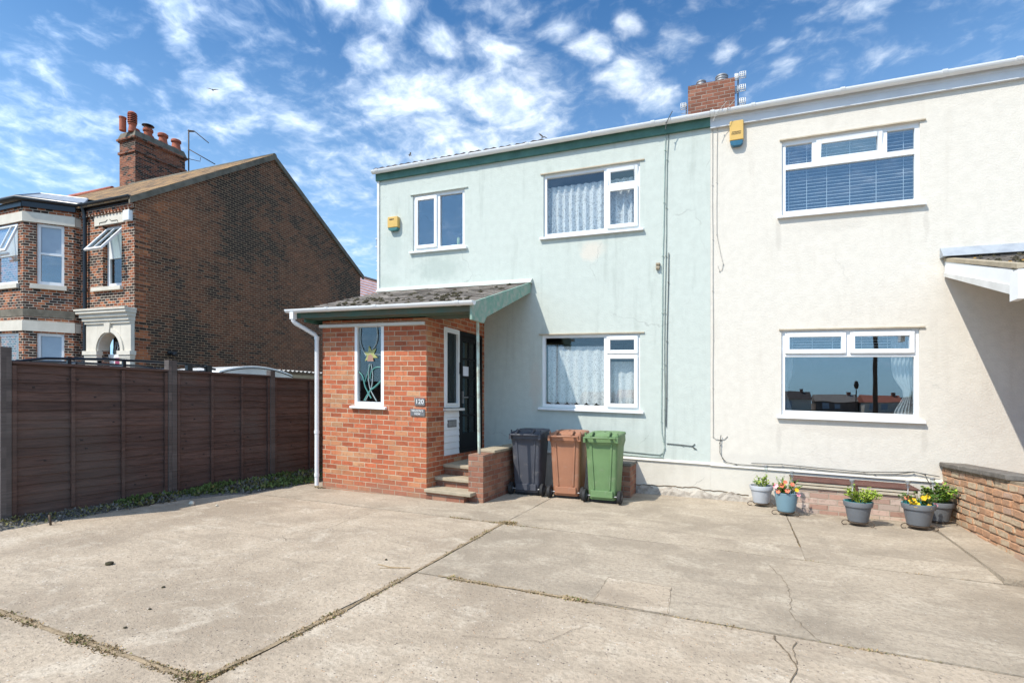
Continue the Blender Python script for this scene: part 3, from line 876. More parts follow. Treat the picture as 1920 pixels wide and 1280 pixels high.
# the brick porch
PX0, PX1, PY = -6.145, -4.185, 6.58
FP = Frame((0, PY, 0)); FS = Frame((PX1, 0, 0), (0, 1), (-1, 0))
PW = (-5.50, -4.945, 1.335, 2.604)
m = MB(FP); wall(m, PX0, PX1, -.12, 2.66, [PW], .11)
m.fr = FS; wall(m, PY, 8.5, -.12, 2.66, [(7.085, 8.44, .575, 2.60)], .11)
m.fr = ID; m.face([(PX0, PY, -.12), (PX0, 8.5, -.12), (PX0, 8.5, 3.2), (PX0, PY, 2.66)])
m.fr = FS; m.face([(PY, 0, 2.66), (8.5, 0, 2.66), (8.5, 0, 3.4)])
m.build('porch_wall', 'brick_porch', gh, recalc=False)
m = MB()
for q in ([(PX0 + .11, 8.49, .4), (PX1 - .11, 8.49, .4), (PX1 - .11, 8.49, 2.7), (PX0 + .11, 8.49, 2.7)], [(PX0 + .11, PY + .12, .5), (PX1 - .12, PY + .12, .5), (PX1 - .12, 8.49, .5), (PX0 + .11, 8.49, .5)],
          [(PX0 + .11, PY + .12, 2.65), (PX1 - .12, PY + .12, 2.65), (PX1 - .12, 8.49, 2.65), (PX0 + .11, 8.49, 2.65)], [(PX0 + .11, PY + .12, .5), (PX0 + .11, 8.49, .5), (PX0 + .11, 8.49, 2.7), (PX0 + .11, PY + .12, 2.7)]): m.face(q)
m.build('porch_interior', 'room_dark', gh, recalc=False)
roof, RP, RL = porch_roof(gh, -6.42, -3.33, None, yf=6.29, zf=2.775)
m = MB(); m.box(-6.30, -3.30, 6.275, 6.30, 2.672, 2.77); m.build('fascia', 'green_deep', roof)
m = MB(); m.box(-6.30, -3.32, 6.301, 6.56, 2.673, 2.687); m.box(-4.18, -3.32, 6.561, 6.80, 2.664, 2.68); m.build('soffit', 'green_deep', roof)
m = MB()   # verge board with dropped end
vp = [(6.27, 2.56), (6.64, 2.56), (6.72, 2.66), (8.46, 3.34), (8.46, 3.515), (6.27, 2.79)]
m.prism(vp, 0, -3.305, -3.27); m.build('verge_board', 'green_flaky', roof, bevel=.003)
m = MB(); m.prism([(6.36, 2.62), (8.46, 2.62), (8.46, 3.35), (6.36, 2.72)], 0, -6.32, -6.29); m.build('verge_board', 'green_board', roof)
m = MB()   # mortar fillet where roof meets wall
m.hexa([(-6.5, 8.38, 3.50), (-3.25, 8.38, 3.50), (-3.25, 8.5, 3.50), (-6.5, 8.5, 3.50), (-6.5, 8.47, 3.585), (-3.25, 8.47, 3.585), (-3.25, 8.5, 3.585), (-6.5, 8.5, 3.585)])
m.build('roof_fillet', 'mint', roof)
gutter(-6.53, -3.215, 6.215, 2.80, .055, parent=gh, unions=[-5.7, -4.8, -3.45])
m = MB(); m.tube([(-6.40, 6.215, 2.75), (-6.40, 6.215, 2.63), (-6.385, 6.235, 2.595), (-6.235, 6.505, 2.44), (-6.215, 6.525, 2.40), (-6.215, 6.525, .02)], .034, 12)
m.box(-6.435, -6.365, 6.175, 6.255, 2.65, 2.76); m.build('downpipe', 'white', gh)
for z in (2.36, .85, .16):
    m = MB(); m.tube([(-6.215, 6.525, z), (-6.215, 6.525, z + .05)], .040, 12); m.build('pipe_collar', 'white', gh)
m = MB(); m.box(-6.19, -4.20, 6.545, 6.575, 2.555, 2.60); m.build('frieze_board', 'white_dirty', gh)
pw = window(gh, FP, *PW, [(-5.445, -5.0, 1.395, 2.55, 'fix')], name='porch_window', sill=(.06, .05), d=.0)
m = MB(); yg = PY + .022
def leaf_line(pts, r, k=8):
    q = []
    for i in range(len(pts) - 1):
        p0, p1, p2, p3 = pts[max(i - 1, 0)], pts[i], pts[i + 1], pts[min(i + 2, len(pts) - 1)]
        for j_ in range(k):
            t = j_ / k
            q.append(tuple(.5 * (2 * p1[c] + (p2[c] - p0[c]) * t + (2 * p0[c] - 5 * p1[c] + 4 * p2[c] - p3[c]) * t * t + (3 * p1[c] - p0[c] - 3 * p2[c] + p3[c]) * t ** 3) for c in (0, 1)))
    q.append(pts[-1]); m.tube([(x, yg, z) for x, z in q], r, 6)
leaf_line([(-5.40, 2.54), (-5.41, 2.35), (-5.36, 2.2), (-5.29, 2.1)], .009); leaf_line([(-5.09, 2.54), (-5.08, 2.4), (-5.11, 2.28), (-5.18, 2.2)], .009)
leaf_line([(-5.43, 2.22), (-5.3, 2.17), (-5.18, 2.13), (-5.02, 2.12)], .004)
leaf_line([(-5.23, 1.98), (-5.25, 1.8), (-5.22, 1.6), (-5.10, 1.41)], .008); leaf_line([(-5.20, 1.98), (-5.17, 1.8), (-5.2, 1.6), (-5.31, 1.41)], .008)
m.build('glass_motif', 'leading', pw)
m = MB(); leaf_line([(-5.44, 1.86), (-5.36, 1.78), (-5.31, 1.62), (-5.2, 1.45)], .010); leaf_line([(-5.01, 1.72), (-5.12, 1.63), (-5.22, 1.56), (-5.33, 1.41)], .013); leaf_line([(-5.02, 1.93), (-5.12, 1.92), (-5.2, 1.85), (-5.22, 1.75)], .010)
leaf_line([(-5.32, 1.7), (-5.26, 1.85), (-5.22, 1.96)], .008)
m.build('glass_motif', 'leading_teal', pw)
m = MB()
for k in range(6):
    a = R(90 + 60 * k + 12); c = (-5.21, 2.12); L_ = .145 if k != 3 else .10
    tip = (c[0] + L_ * math.cos(a), c[1] + L_ * math.sin(a)); b1 = (c[0] + .065 * math.cos(a + .55), c[1] + .065 * math.sin(a + .55)); b2 = (c[0] + .065 * math.cos(a - .55), c[1] + .065 * math.sin(a - .55))
    m.prism([c, b1, tip, b2], 1, yg - .002 - .0004 * k, yg + .002)
m.build('glass_motif', 'petal_glass', pw)
m = MB(); m.prism([(-5.27, 2.02), (-5.15, 2.02), (-5.165, 2.10), (-5.21, 2.135), (-5.255, 2.10)], 1, yg - .007, yg - .004); m.build('glass_motif', 'orange_glass', pw)
# side light, cladding and door in the side of the porch
sl = MB(FS); bars(sl, 7.09, 7.60, 1.335, 2.595, .06, .005, .07); sl_o = sl.build('side_window', 'white', gh, bevel=.005)
b = MB(FS); bars(b, 7.14, 7.55, 1.375, 2.55, .028, -.012, .03); b.build('sash', 'white', sl_o)
b = MB(FS); b.box(7.15, 7.545, .03, .036, 1.38, 2.54); b.build('pane', 'glass_dark', sl_o)
b = MB(FS); b.box(7.06, 7.66, -.055, .06, 1.285, 1.322); b.build('sill', 'white_dirty', sl_o)
c_ = MB(FS)
for k in range(7):
    z = .58 + k * .1; c_.hexa([(7.09, .012, z), (7.60, .012, z), (7.60, .06, z), (7.09, .06, z), (7.09, .022, z + .097), (7.60, .022, z + .097), (7.60, .06, z + .097), (7.09, .06, z + .097)])
cl_o = c_.build('cladding', 'white', gh)
b = MB(FS); b.box(7.22, 7.49, .002, .02, 1.02, 1.135); b.build('letter_box', 'slate', cl_o, bevel=.003)
b = MB(FS); b.box(7.235, 7.475, -.003, .004, 1.035, 1.12); b.build('letter_flap', 'steel', cl_o, bevel=.003)
dm = MB(FS); bars(dm, 7.615, 8.44, .575, 2.59, .06, .01, .08); dm.box(7.675, 8.38, .03, .075, .6, .90); dm.box(7.675, 8.38, .03, .075, 2.44, 2.53); dm.box(7.675, 7.745, .03, .075, .9, 2.44); dm.box(8.21, 8.38, .03, .075, .9, 2.44)
for z in (1.18, 1.50, 1.82, 2.13): dm.box(7.745, 8.21, .035, .07, z, z + .03)
dm.box(7.97, 7.995, .036, .069, .9, 2.44)
door = dm.build('door', 'black_paint', gh)
b = MB(FS); b.box(7.74, 8.215, .048, .054, .89, 2.45); b.build('pane', 'glass_dark', door)
b = MB(FS); b.box(7.70, 7.73, .0, .03, 1.40, 1.60); b.tube([(7.715, -.03, 1.50), (7.82, -.03, 1.50)], .01, 8); b.tube([(7.715, .01, 1.50), (7.715, -.03, 1.50)], .01, 8); b.build('handle', 'steel', door)
b = MB(FS); b.box(7.76, 7.87, .058, .062, .92, 2.42); b.build('door_curtain', 'frosted', door)
b = MB(FS); b.box(7.88, 7.96, .059, .063, .92, 2.42); b.build('door_curtain', 'curtain_wood', door)
b = MB(FS); b.box(7.78, 8.0, .040, .046, 1.86, 2.02); b.build('notice', 'paper', door)
b = MB(FS); b.box(7.575, 7.625, -.035, .004, 1.88, 2.07); b.build('doorbell', 'black_paint', gh, bevel=.004)
# steps and post
for k, (y0, z1) in enumerate(((6.52, .160), (6.80, .302), (7.05, .465))):
    xr = -3.43 if k == 0 else -3.552
    m = MB(); m.box(-4.19 if k == 0 else -4.183, xr, y0, 7.1 if k < 2 else 8.46, z1 - .05, z1); so = m.build('step', 'step', gh, bevel=.008)
    m = MB(); m.box(-4.183, -3.555, y0 + .045, 8.46, -.08 if k == 0 else z1 - .16, z1 - .052); m.build('riser', 'brick_stepwall', gh)
m = MB(); m.tube([(-3.42, 6.78, .70), (-3.425, 6.74, 2.62)], .022, 12); m.build('porch_post', 'mint_paint', gh)

# ------------------------------------------------------------------ the cream house
W4 = (.602, 2.231, 4.265, 5.335); W5 = (.595, 2.225, 1.388, 2.604)
ch = thing('cream_house', 'cream rendered half of the semi with white framed windows, at the right', 'house', GF_ROOT(2.5, 8.5))
house_shell(ch, PARTY + .001, 7.5, [W4, W5], 'cream')
pl = MB(); pl.box(PARTY + .001, 7.4, 8.488, 8.6, -.4, .58); pl.hexa([(PARTY, 8.462, .583), (3.5, 8.462, .578), (3.5, 8.52, .578), (PARTY, 8.52, .583), (PARTY, 8.485, .622), (3.5, 8.485, .617), (3.5, 8.52, .617), (PARTY, 8.52, .622)])
pl.build('plinth', 'plinth', ch)
main_roof(ch, PARTY + .001, 7.55, -9)
m = MB(); m.box(PARTY + .001, 7.5, 8.454, 8.498, 5.67, 5.862); m.box(PARTY + .001, 7.5, 8.449, 8.46, 5.775, 5.862); m.build('fascia', 'grey_board', ch)
gutter(PARTY + .001, 7.55, 8.392, 5.872, parent=ch, unions=[-.33, .22, 1.33, 2.45, 3.18, 4.5])
room(ch, -.2, 4.5, 3.0, 5.5, mat='room_dark'); room(ch, -.2, 3.2, .5, 2.75, mat='room_dark')
window(ch, F0, *W4, [(.652, 2.18, 4.325, 4.925, 'fix'), (.652, .985, 4.995, 5.275, 'fix'), (1.06, 1.80, 5.01, 5.265, 'sash', -.13), (1.875, 2.18, 4.995, 5.275, 'fix')], pane_mat='glass_hi')
window(ch, F0, *W5, [(.645, 2.175, 1.455, 2.225, 'fix'), (.665, 1.375, 2.295, 2.54, 'sash'), (1.465, 2.155, 2.295, 2.54, 'sash')], pane_mat='glass_hi')
for w_ in (W4, W5):
    m = MB(); m.box(w_[0] - .03, w_[1] + .06, 8.476, 8.53, w_[3] + .003, w_[3] + .020); m.build('lintel_drip', 'pale_wood', ch)
# porch canopy of the cream house
croof, CP, CL = porch_roof(ch, 2.52, 5.9, None, 'white_dirty', 'white', 3.47, 2.80, 8.46, 6.56, 'tile_grey', .17, .10, 0)
m = MB()
for k in range(90):
    x, q = random.uniform(2.6, 3.5), random.uniform(.1, 1.9); c = CP(x, q, .04); rr = random.uniform(.012, .035); m.mi = 1 if random.random() < .2 else 0
    m.grid([[(c[0] + rr * (1 - h_ ** 2) ** .5 * math.cos(j_ * 1.05) * random.uniform(.7, 1.3), c[1] + rr * (1 - h_ ** 2) ** .5 * math.sin(j_ * 1.05), c[2] + rr * .7 * h_ + .3 * rr * math.sin(j_ * 1.05)) for j_ in range(6)] for h_ in (0, .5, .8, .98)], True)
m.build('moss', ['moss', 'lichen'], croof)['kind'] = 'stuff'
m = MB(); m.hexa([(2.44, 8.36, 3.50), (5.9, 8.36, 3.50), (5.9, 8.5, 3.50), (2.44, 8.5, 3.50), (2.44, 8.47, 3.63), (5.9, 8.47, 3.63), (5.9, 8.5, 3.63), (2.44, 8.5, 3.63)]); m.build('flashing', 'lead', croof)
m = MB(); m.prism([(6.66, 2.755), (8.47, 3.30), (8.47, 3.452), (6.66, 2.93)], 0, 2.485, 2.515); m.build('verge_board', 'white', croof)
m = MB(); m.prism([(6.60, 2.67), (8.47, 3.26), (8.47, 3.31), (6.60, 2.765)], 0, 2.474, 2.512); m.build('verge_trim', 'white_dirty', croof)
m = MB(); m.box(2.47, 2.53, 6.50, 6.67, 2.62, 2.90); m.build('eaves_box', 'white', croof)
m = MB(); m.prism([(6.55, 2.92), (8.47, 3.452), (8.47, 3.50), (6.55, 2.965)], 0, 2.478, 2.56); m.build('verge_mortar', 'step', croof)
gutter(2.52, 5.9, 6.45, 2.80, .055, parent=ch)
m = MB(); m.box(3.42, 5.4, 6.62, 8.49, -.4, 2.68); m.build('porch_wall', 'brick_porch', ch)

# ------------------------------------------------------------------ curtains and blinds
def net(name, u0, u1, z0, z1, y, mat, label, folds, amp, scallop=0, cat='curtain'):
    m = MB(); rows = []; k = 90
    for j_ in range(9):
        t = j_ / 8; row = []
        for i in range(k + 1):
            s_ = i / k; u = u0 + (u1 - u0) * s_
            sc = scallop * abs(math.sin(s_ * math.pi * 6.0)) if scallop else 0
            row.append((u, y + amp * math.sin(s_ * folds * 6.28 + 1.3 * math.sin(s_ * 5)) * (.4 + .6 * t), z1 + (z0 - sc + scallop - z1) * t))
        rows.append(row)
    m.smooth = True; m.grid(rows)
    return tag(m.build(name, mat, recalc=False), label, cat)


net('net_curtain', -3.02, -1.45, 4.30, 5.18, 8.66, 'lace1', 'pleated white net curtain behind the upper mint house window', 13, .045)
net('net_curtain', -3.02, -1.99, 1.42, 2.42, 8.655, 'lace2', 'lace net with scalloped hem behind the large lower mint house pane', 7, .018, .05)
net('net_curtain', -1.93, -1.45, 1.43, 2.16, 8.655, 'lace2', 'narrow lace net behind the small lower casement of the mint house', 4, .018, .03)


def blind(u0, u1, z0, z1, y, n_, label, cords):
    t = thing('venetian_blind', label, 'blind', GF_ROOT((u0 + u1) / 2, y))
    t.location.z += z0
    m = MB()
    for k in range(n_):
        z = z0 + (z1 - z0) * (k + .5) / n_
        m.hexa([(u0, y - .007, z - .005), (u1, y - .007, z - .005), (u1, y + .007, z + .003), (u0, y + .007, z + .003), (u0, y - .007, z + .002), (u1, y - .007, z + .002), (u1, y + .007, z + .006), (u0, y + .007, z + .006)])
    m.build('slats', 'blind', t)
    for c in cords:
        m = MB(); m.box(c - .004, c + .004, y - .0135, y - .0125, z0, z1); m.build('ladder_cord', 'blind', t)
    m = MB(); m.box(u0, u1, y - .02, y + .02, z1, z1 + .04); m.build('headrail', 'blind', t)
    return t


blind(.64, 2.19, 4.32, 5.28, 8.64, 20, 'white venetian blind lowered behind the upper cream house window', [.70, .93, 1.18, 1.46, 1.77, 2.08])
blind(.64, 2.19, 2.285, 2.52, 8.64, 6, 'white venetian blind raised behind the top lights of the lower cream house window', [.75, 1.0, 1.25, 1.6, 1.9, 2.1])


def tieback(u_out, sgn, label, w=.20):
    m = MB(); rows = []
    for j_ in range(13):
        t = j_ / 12; z = 2.50 + (1.42 - 2.50) * t; ww = w * (1 - .55 * math.exp(-((t - .72) / .16) ** 2) - .1 * t)
        rows.append([(u_out + sgn * ww * i / 24, 8.70 + .02 * math.sin(i * 1.3), z) for i in range(25)])
    m.smooth = True; m.grid(rows)
    return tag(m.build('tied_curtain', 'voile', recalc=False), label, 'curtain')


tieback(2.19, -1, 'white tied back curtain at right side of the lower cream house window', .24)
tieback(.64, 1, 'white tied back curtain at left side of the lower cream house window', .12)
# things on the upper left sill
m = MB(); m.lathe([(.03, 0), (.03, .17), (.022, .18), (.006, .185), (.004, .20)], (-4.80, 8.66, 4.30), 12); tag(m.build('candle', 'candle'), 'lime green bottle on the inner sill of the upper left window', 'candle')
m = MB(); m.lathe([(.035, 0), (.042, .03), (.042, .05), (.03, .06)], (-4.92, 8.66, 4.30), 12); tag(m.build('cup', 'white'), 'small white cup on the inner sill beside the lime green bottle', 'cup')
m = MB(); m.lathe([(.05, 0), (.06, .02), (.055, .035)], (-5.06, 8.66, 4.30), 12); tag(m.build('dish', 'white'), 'low white dish on the inner sill of the upper left window', 'dish')

# ------------------------------------------------------------------ wall fittings
def alarm(x, z, w, h, dpt, label, lens, scribble):
    t = thing('alarm_box', label, 'alarm box', (x, 8.5, z - h / 2 + fz(x)))
    m = MB(); y = 8.498
    m.prism([(x - w / 2, z - h * .28), (x + w / 2, z - h * .28), (x + w / 2, z + h * .46), (x + w * .44, z + h / 2), (x - w * .44, z + h / 2), (x - w / 2, z + h * .46)], 1, y - dpt, y)
    c = m.build('cover', 'yellow', t, bevel=.012)
    m = MB(); m.prism([(x - w * .47, z - h * .285), (x + w * .47, z - h * .285), (x + w * .44, z - h * .42), (x + w * .28, z - h / 2), (x - w * .28, z - h / 2), (x - w * .44, z - h * .42)], 1, y - dpt * .92, y)
    m.build('strobe_lens', lens, t, bevel=.008)
    m = MB()
    for (a, b, zz, hh) in scribble:
        xx = x + w * a
        while xx < x + w * b:
            l = random.uniform(.006, .014); m.box(xx, min(xx + l, x + w * b), y - dpt - .0015, y - dpt + .004, z + h * zz + jit(.001), z + h * (zz + hh)); xx += l + .003
    m.build('lettering', 'ink', t)
    return t


alarm(0.0, 5.525, .19, .37, .075, 'tall yellow alarm box with blue lens under the cream house eaves', 'blue_lens', [(-.33, .33, .03, .03), (-.36, .33, -.02, .025), (-.36, .3, -.06, .02)])
alarm(-6.12, 4.81, .235, .27, .085, 'squat yellow alarm box with teal lens at the corner of the mint house', 'teal_lens', [(-.3, .0, .24, .1), (.02, .15, .26, .07)])


def plaque(x0, x1, z0, z1, lines, label):
    t = thing('house_sign', label, 'sign', GF_ROOT((x0 + x1) / 2, 6.57)); t.location.z += z0
    m = MB(); m.box(x0, x1, 6.562, 6.578, z0, z1); m.build('plate', 'slate', t, bevel=.003)
    for s_, size, zz in lines: text('lettering', s_, size, (x0 + x1) / 2, 6.5615, zz, 'letter', t)
    return t


plaque(-4.378, -4.205, 1.366, 1.478, [('120', .095, 1.422)], 'grey number sign reading 120 on the porch corner')
plaque(-4.455, -4.205, 1.212, 1.316, [("NELSON'S", .043, 1.287), ('VIEW', .043, 1.240)], "grey name sign reading NELSON'S VIEW under the number sign")

strip_cable('wall_conduit', [[(-.964, 5.86), (-.996, 5.301), (-1.013, 3.802), (-1.037, 2.467), (-1.033, 1.047), (-1.037, .78), (-1.06, .72), (-1.11, .69), (-1.25, .69), (-1.70, .704)]], 'cable_mid', 'dark cable running from the eaves down the mint wall to the plinth', r=.007)
strip_cable('wall_conduit', [[(-1.013, 5.86), (-1.037, 5.057), (-1.061, 3.806), (-1.077, 2.467), (-1.085, 1.211), (-1.077, 1.028), (-1.05, .9), (-1.03, .80), (-1.07, .655), (-1.25, .645), (-1.70, .651)]], 'cable_mint', 'mint painted cable beside the dark one, looping along the plinth', r=.007, Y=8.488)
strip_cable('short_pipe', [[(-.972, 3.849), (-1.000, 2.466), (-1.012, 1.131)]], 'cable_dark', 'thin grey pipe starting halfway up the mint wall', 'pipe', r=.006, Y=8.486)
strip_cable('cable_branch', [[(-1.005, .873), (-.766, .864), (-.625, .856), (-.586, .891)], [(-.625, .856), (-.60, .83), (-.563, .811)]], 'cable_dark', 'short black cable with a split end low on the mint wall', r=.007)
strip_cable('wall_cable', [[(-.33, 5.86), (-.335, 5.649), (-.330, 3.588), (-.326, 1.021), (-.29, .985), (-.22, .978), (-.169, .99), (-.125, 1.04)]], 'cable_pale', 'thin pale cable down the join of the two houses', r=.005)
strip_cable('wall_cable', [[(-.24, 5.80), (-.266, 5.635), (-.274, 4.066), (-.214, 3.74), (-.185, 3.62), (-.199, 3.538), (-.236, 3.516), (-.259, 3.598)]], 'cable_pale', 'thin cable with a hooked end under the cream alarm box', r=.004)
strip_cable('wall_cable', [[(-.214, 1.051), (-.229, .93), (-.229, .785), (-.19, .70), (-.14, .648), (-.007, .63), (.351, .632), (.832, .645), (1.226, .630), (1.726, .628), (1.966, .65), (2.153, .697), (2.43, .66)],
                           [(.2, .66), (.6, .675), (1.1, .66), (1.6, .65), (2.0, .68), (2.16, .70)]], 'cable_dark', 'dark cables sagging along the top of the cream plinth', r=.006, Y=8.468)
strip_cable('loop_cable', [[(2.20, .69), (2.274, .67), (2.303, .597), (2.337, .53), (2.41, .509), (2.472, .557)]], 'cable_dark', 'loose loop of cable beside the brick boundary wall', r=.004, Y=8.45)
m = MB(); m.box(-1.165, -1.105, 8.46, 8.5, 3.665, 3.70); m.box(-1.165, -1.11, 8.455, 8.5, 3.60, 3.645); m.box(-1.16, -1.12, 8.47, 8.5, 3.64, 3.67)
for x in (-1.15, -1.12): m.tube([(x, 8.44, 3.68), (x, 8.5, 3.68)], .008, 6); m.tube([(x, 8.44, 3.62), (x, 8.5, 3.62)], .008, 6)
tag(m.build('wall_bracket', 'step'), 'small rusty insulator bracket on the mint wall near the cables', 'bracket')
strip_cable('loose_cable', [[(-.90, 5.96), (-.99, 5.80), (-1.0, 5.70)]], 'cable_dark', 'loose black cable over the green gutter', r=.006, Y=8.32)
strip_cable('loose_cable', [[(-.13, 5.96), (-.28, 5.80), (-.32, 5.70)], [(-.02, 5.96), (-.12, 5.86), (-.15, 5.78)]], 'cable_pale', 'loose pale cables over the gutter at the party line', r=.004, Y=8.32)


def aerial(name, x, y, z0, z1, plates, label):
    t = thing(name, label, 'aerial', GF_ROOT(x, y)); t.location.z += z0
    m = MB(); m.tube([(x, y, z0), (x, y, z1)], .014, 8); m.build('mast', 'steel', t)
    for (dx_, zz, w) in plates:
        m = MB()
        for r_ in range(4):
            m.tube([(x + dx_ - w / 2, y - .06, zz + r_ * .045), (x + dx_ + w / 2, y - .06, zz + r_ * .045)], .008, 6)
        for s_ in (-.5, -.17, .17, .5): m.tube([(x + dx_ + s_ * w, y - .06, zz), (x + dx_ + s_ * w, y - .06, zz + .135)], .008, 6)
        m.tube([(x, y, zz + .07), (x + dx_, y - .06, zz + .07)], .01, 6)
        m.build('reflector', 'white_dirty', t)
    return t


a_ = aerial('tv_aerial', .03, 11.95, 7.3, 8.42, [(.09, 8.27, .11), (.085, 8.0, .11), (.085, 7.72, .11), (-.03, 8.25, .06), (-.03, 7.98, .06)], 'aerial with stacked white grids right of the short brick chimney')
a_ = aerial('tv_aerial', -1.0, 11.95, 7.0, 7.98, [(-.06, 7.84, .10)], 'aerial with one white grid left of the short brick chimney')
m = MB()
for k in range(9): m.tube([(-1.10, 11.87, 7.30 + k * .055), (-.98, 11.87, 7.30 + k * .055)], .005, 5)
m.build('dipole', 'steel', a_)
t = thing('tv_aerial', 'slim aerial clipped to the left edge of the mint house', 'aerial', GF_ROOT(-6.62, 8.6)); t.location.z += 3.85
m = MB(); m.tube([(-6.625, 8.62, 3.86), (-6.645, 8.62, 4.62)], .008, 6); m.build('mast', 'iron', t)
m = MB()
for z, w in ((4.62, .07), (4.46, .08), (4.17, .04), (3.98, .05)): m.tube([(-6.64 - w / 2, 8.62, z), (-6.62 + w / 2, 8.62, z)], .012, 6)
m.tube([(-6.63, 8.62, 4.0), (-6.52, 8.62, 4.0)], .008, 6)
m.build('dipole', 'white_dirty', t)

# ------------------------------------------------------------------ low walls by the steps
t = thing('step_wall', 'low worn brick wall with sandstone coping beside the porch steps', 'wall', GF_ROOT(-3.43, 7.5))
m = MB(); m.box(-3.55, -3.31, 6.69, 8.46, -.12, .692); m.build('brickwork', 'brick_stepwall', t, bevel=.006)
m = MB(); m.box(-3.57, -3.285, 7.02, 7.72, .694, .735); m.box(-3.565, -3.29, 7.73, 8.46, .694, .73); m.build('coping', 'step', t, bevel=.008)
t = thing('stub_wall', 'short brick stub wall half hidden behind the green bin', 'wall', GF_ROOT(-1.6, 8.2))
m = MB(); m.box(-1.75, -1.475, 8.0, 8.48, -.12, .53); m.build('brickwork', 'brick_stepwall', t, bevel=.006)
m = MB(); m.box(-1.76, -1.46, 7.99, 8.48, .532, .575); m.build('coping', 'cap_grey', t, bevel=.01)
# broken footing along the plinth
m = MB()
xs_ = [-1.45 + k * .06 for k in range(37)]
top = [.17 + .03 * math.sin(k * .9) + jit(.015) for k in range(37)]
for j_ in range(6):
    pass
rows = []
for q in range(6):
    rows.append([(x, 8.478 - (.022 + .02 * (1 - q / 5)) * (1 if 0 < q < 5 else .6) + jit(.009), -.1 + (tp + .1) * q / 5) for x, tp in zip(xs_, top)])
rows.append([(x, 8.489, tp + .005) for x, tp in zip(xs_, top)])
m.grid(rows); m.build('footing', 'rubble', ch)
m = MB()
pts = [(-1.525, .19), (-1.348, .20), (-1.183, .205), (-.908, .215), (-.766, .21), (-.609, .235), (-.425, .196), (-.214, .207), (.029, .185), (.209, .175)]
dn = []
for a, b in zip(pts, pts[1:]):
    dn += [(a[0] + (b[0] - a[0]) * i / 4, 8.484, a[1] + (b[1] - a[1]) * i / 4 + jit(.008)) for i in range(4)]
m.tube(dn, .007, 5); m.build('plinth_crack', 'soil', ch)

# ------------------------------------------------------------------ brick bench
t = thing('brick_bench', 'pink brick bench with brown slatted lid between the flower pots', 'bench', GF_ROOT(1.4, 8.2))
m = MB(); m.box(.74, 2.07, 8.03, 8.48, -.2, .425); m.build('brick_base', 'brick_pink', t, bevel=.004)
m = MB(); m.box(.70, 2.08, 8.005, 8.05, .43, .462); m.box(.70, 2.08, 8.0, 8.03, .474, .508); m.build('rail', 'pale_wood', t, bevel=.003)
m = MB(); m.box(.70, .735, 8.0, 8.46, .43, .51); m.box(2.05, 2.08, 8.0, 8.46, .43, .51); m.build('side_rail', 'pale_wood', t)
m = MB()
for k in range(5):
    y = 7.99 + k * .095; z = .513 + k * .001
    m.hexa([(.69, y, z), (2.10, y, z), (2.10, y + .088, z + .006), (.69, y + .088, z + .006), (.69, y, z + .014), (2.10, y, z + .014), (2.10, y + .088, z + .02), (.69, y + .088, z + .02)])
m.build('slats', 'slat', t, bevel=.003)
m = MB(); m.box(1.40, 1.44, 7.982, 8.02, .40, .51); m.build('bracket', 'slat', t)

# ------------------------------------------------------------------ boundary wall on the right
t = thing('boundary_wall', 'rough eroded orange brick boundary wall with grey coping at the right edge', 'wall', GF_ROOT(2.6, 6.5))
m = MB(); BX = 2.46
topz = lambda y: .785 + (8.5 - y) * .040
for y0 in (4.0, 5.5, 7.0):
    m.hexa([(BX + .014, y0, -.3), (BX + .24, y0, -.3), (BX + .24, y0 + 1.5, -.3), (BX + .014, y0 + 1.5, -.3), (BX + .014, y0, topz(y0)), (BX + .24, y0, topz(y0)), (BX + .24, y0 + 1.5, topz(y0 + 1.5)), (BX + .014, y0 + 1.5, topz(y0 + 1.5))])
m.build('mortar_core', 'mortar_dark', t)
m = MB(); r = 0; z = -.03
while z < .86:
    y = 8.48 + (r % 2) * .11; hh = .068 + jit(.003)
    while y > 4.2:
        l = .215 * random.uniform(.75, 1.15); y1 = y - l + .014; o_ = jit(.009); ze = lambda yy: z + (8.5 - yy) * .038 + .003 * math.sin(yy * 5 + r)
        yc = (y + y1) / 2
        if ze(yc) + hh < topz(yc) + .01:
            m.mi = random.choice((0, 0, 1, 1, 1, 2))
            jj = [(jit(.006), jit(.005)) for _ in range(8)]
            m.hexa([(BX + o_ + jj[0][0], y1, ze(y1) + jj[0][1]), (BX + .12, y1, ze(y1)), (BX + .12, y, ze(y)), (BX + o_ + jj[1][0], min(y, 8.485), ze(y) + jj[1][1]),
                    (BX + o_ + jj[2][0], y1, ze(y1) + hh + jj[2][1]), (BX + .12, y1, ze(y1) + hh), (BX + .12, y, ze(y) + hh), (BX + o_ + jj[3][0], min(y, 8.485), ze(y) + hh + jj[3][1])])
        y -= l
    z += .080; r += 1
m.build('bricks', ['brick_rubble1', 'brick_rubble2', 'brick_rubble3'], t, bevel=.008)
m = MB(); y = 8.49
for k in range(3):
    l = (.66, .62, .56)[k]; y1 = y - l + .006
    m.hexa([(BX - .03 + jit(.006), y1, topz(y1) + .004), (BX + .27, y1, topz(y1)), (BX + .27, y, topz(y)), (BX - .03, y, topz(y) + .004), (BX - .028 + jit(.006), y1, topz(y1) + .062), (BX + .27, y1, topz(y1) + .06), (BX + .27, y, topz(y) + .06), (BX - .028, y, topz(y) + .064)])
    y -= l
m.build('coping', 'cap_grey', t, bevel=.01)

# ------------------------------------------------------------------ wheelie bins
def rrect(w, dp, r, k=4):
    out = []
    for cx_, cy_, a0 in ((w / 2 - r, dp / 2 - r, 0), (-w / 2 + r, dp / 2 - r, 90), (-w / 2 + r, -dp / 2 + r, 180), (w / 2 - r, -dp / 2 + r, 270)):
        for i in range(k + 1):
            a = R(a0 + 90 * i / k); out.append((cx_ + r * math.cos(a), cy_ + r * math.sin(a)))
    return out


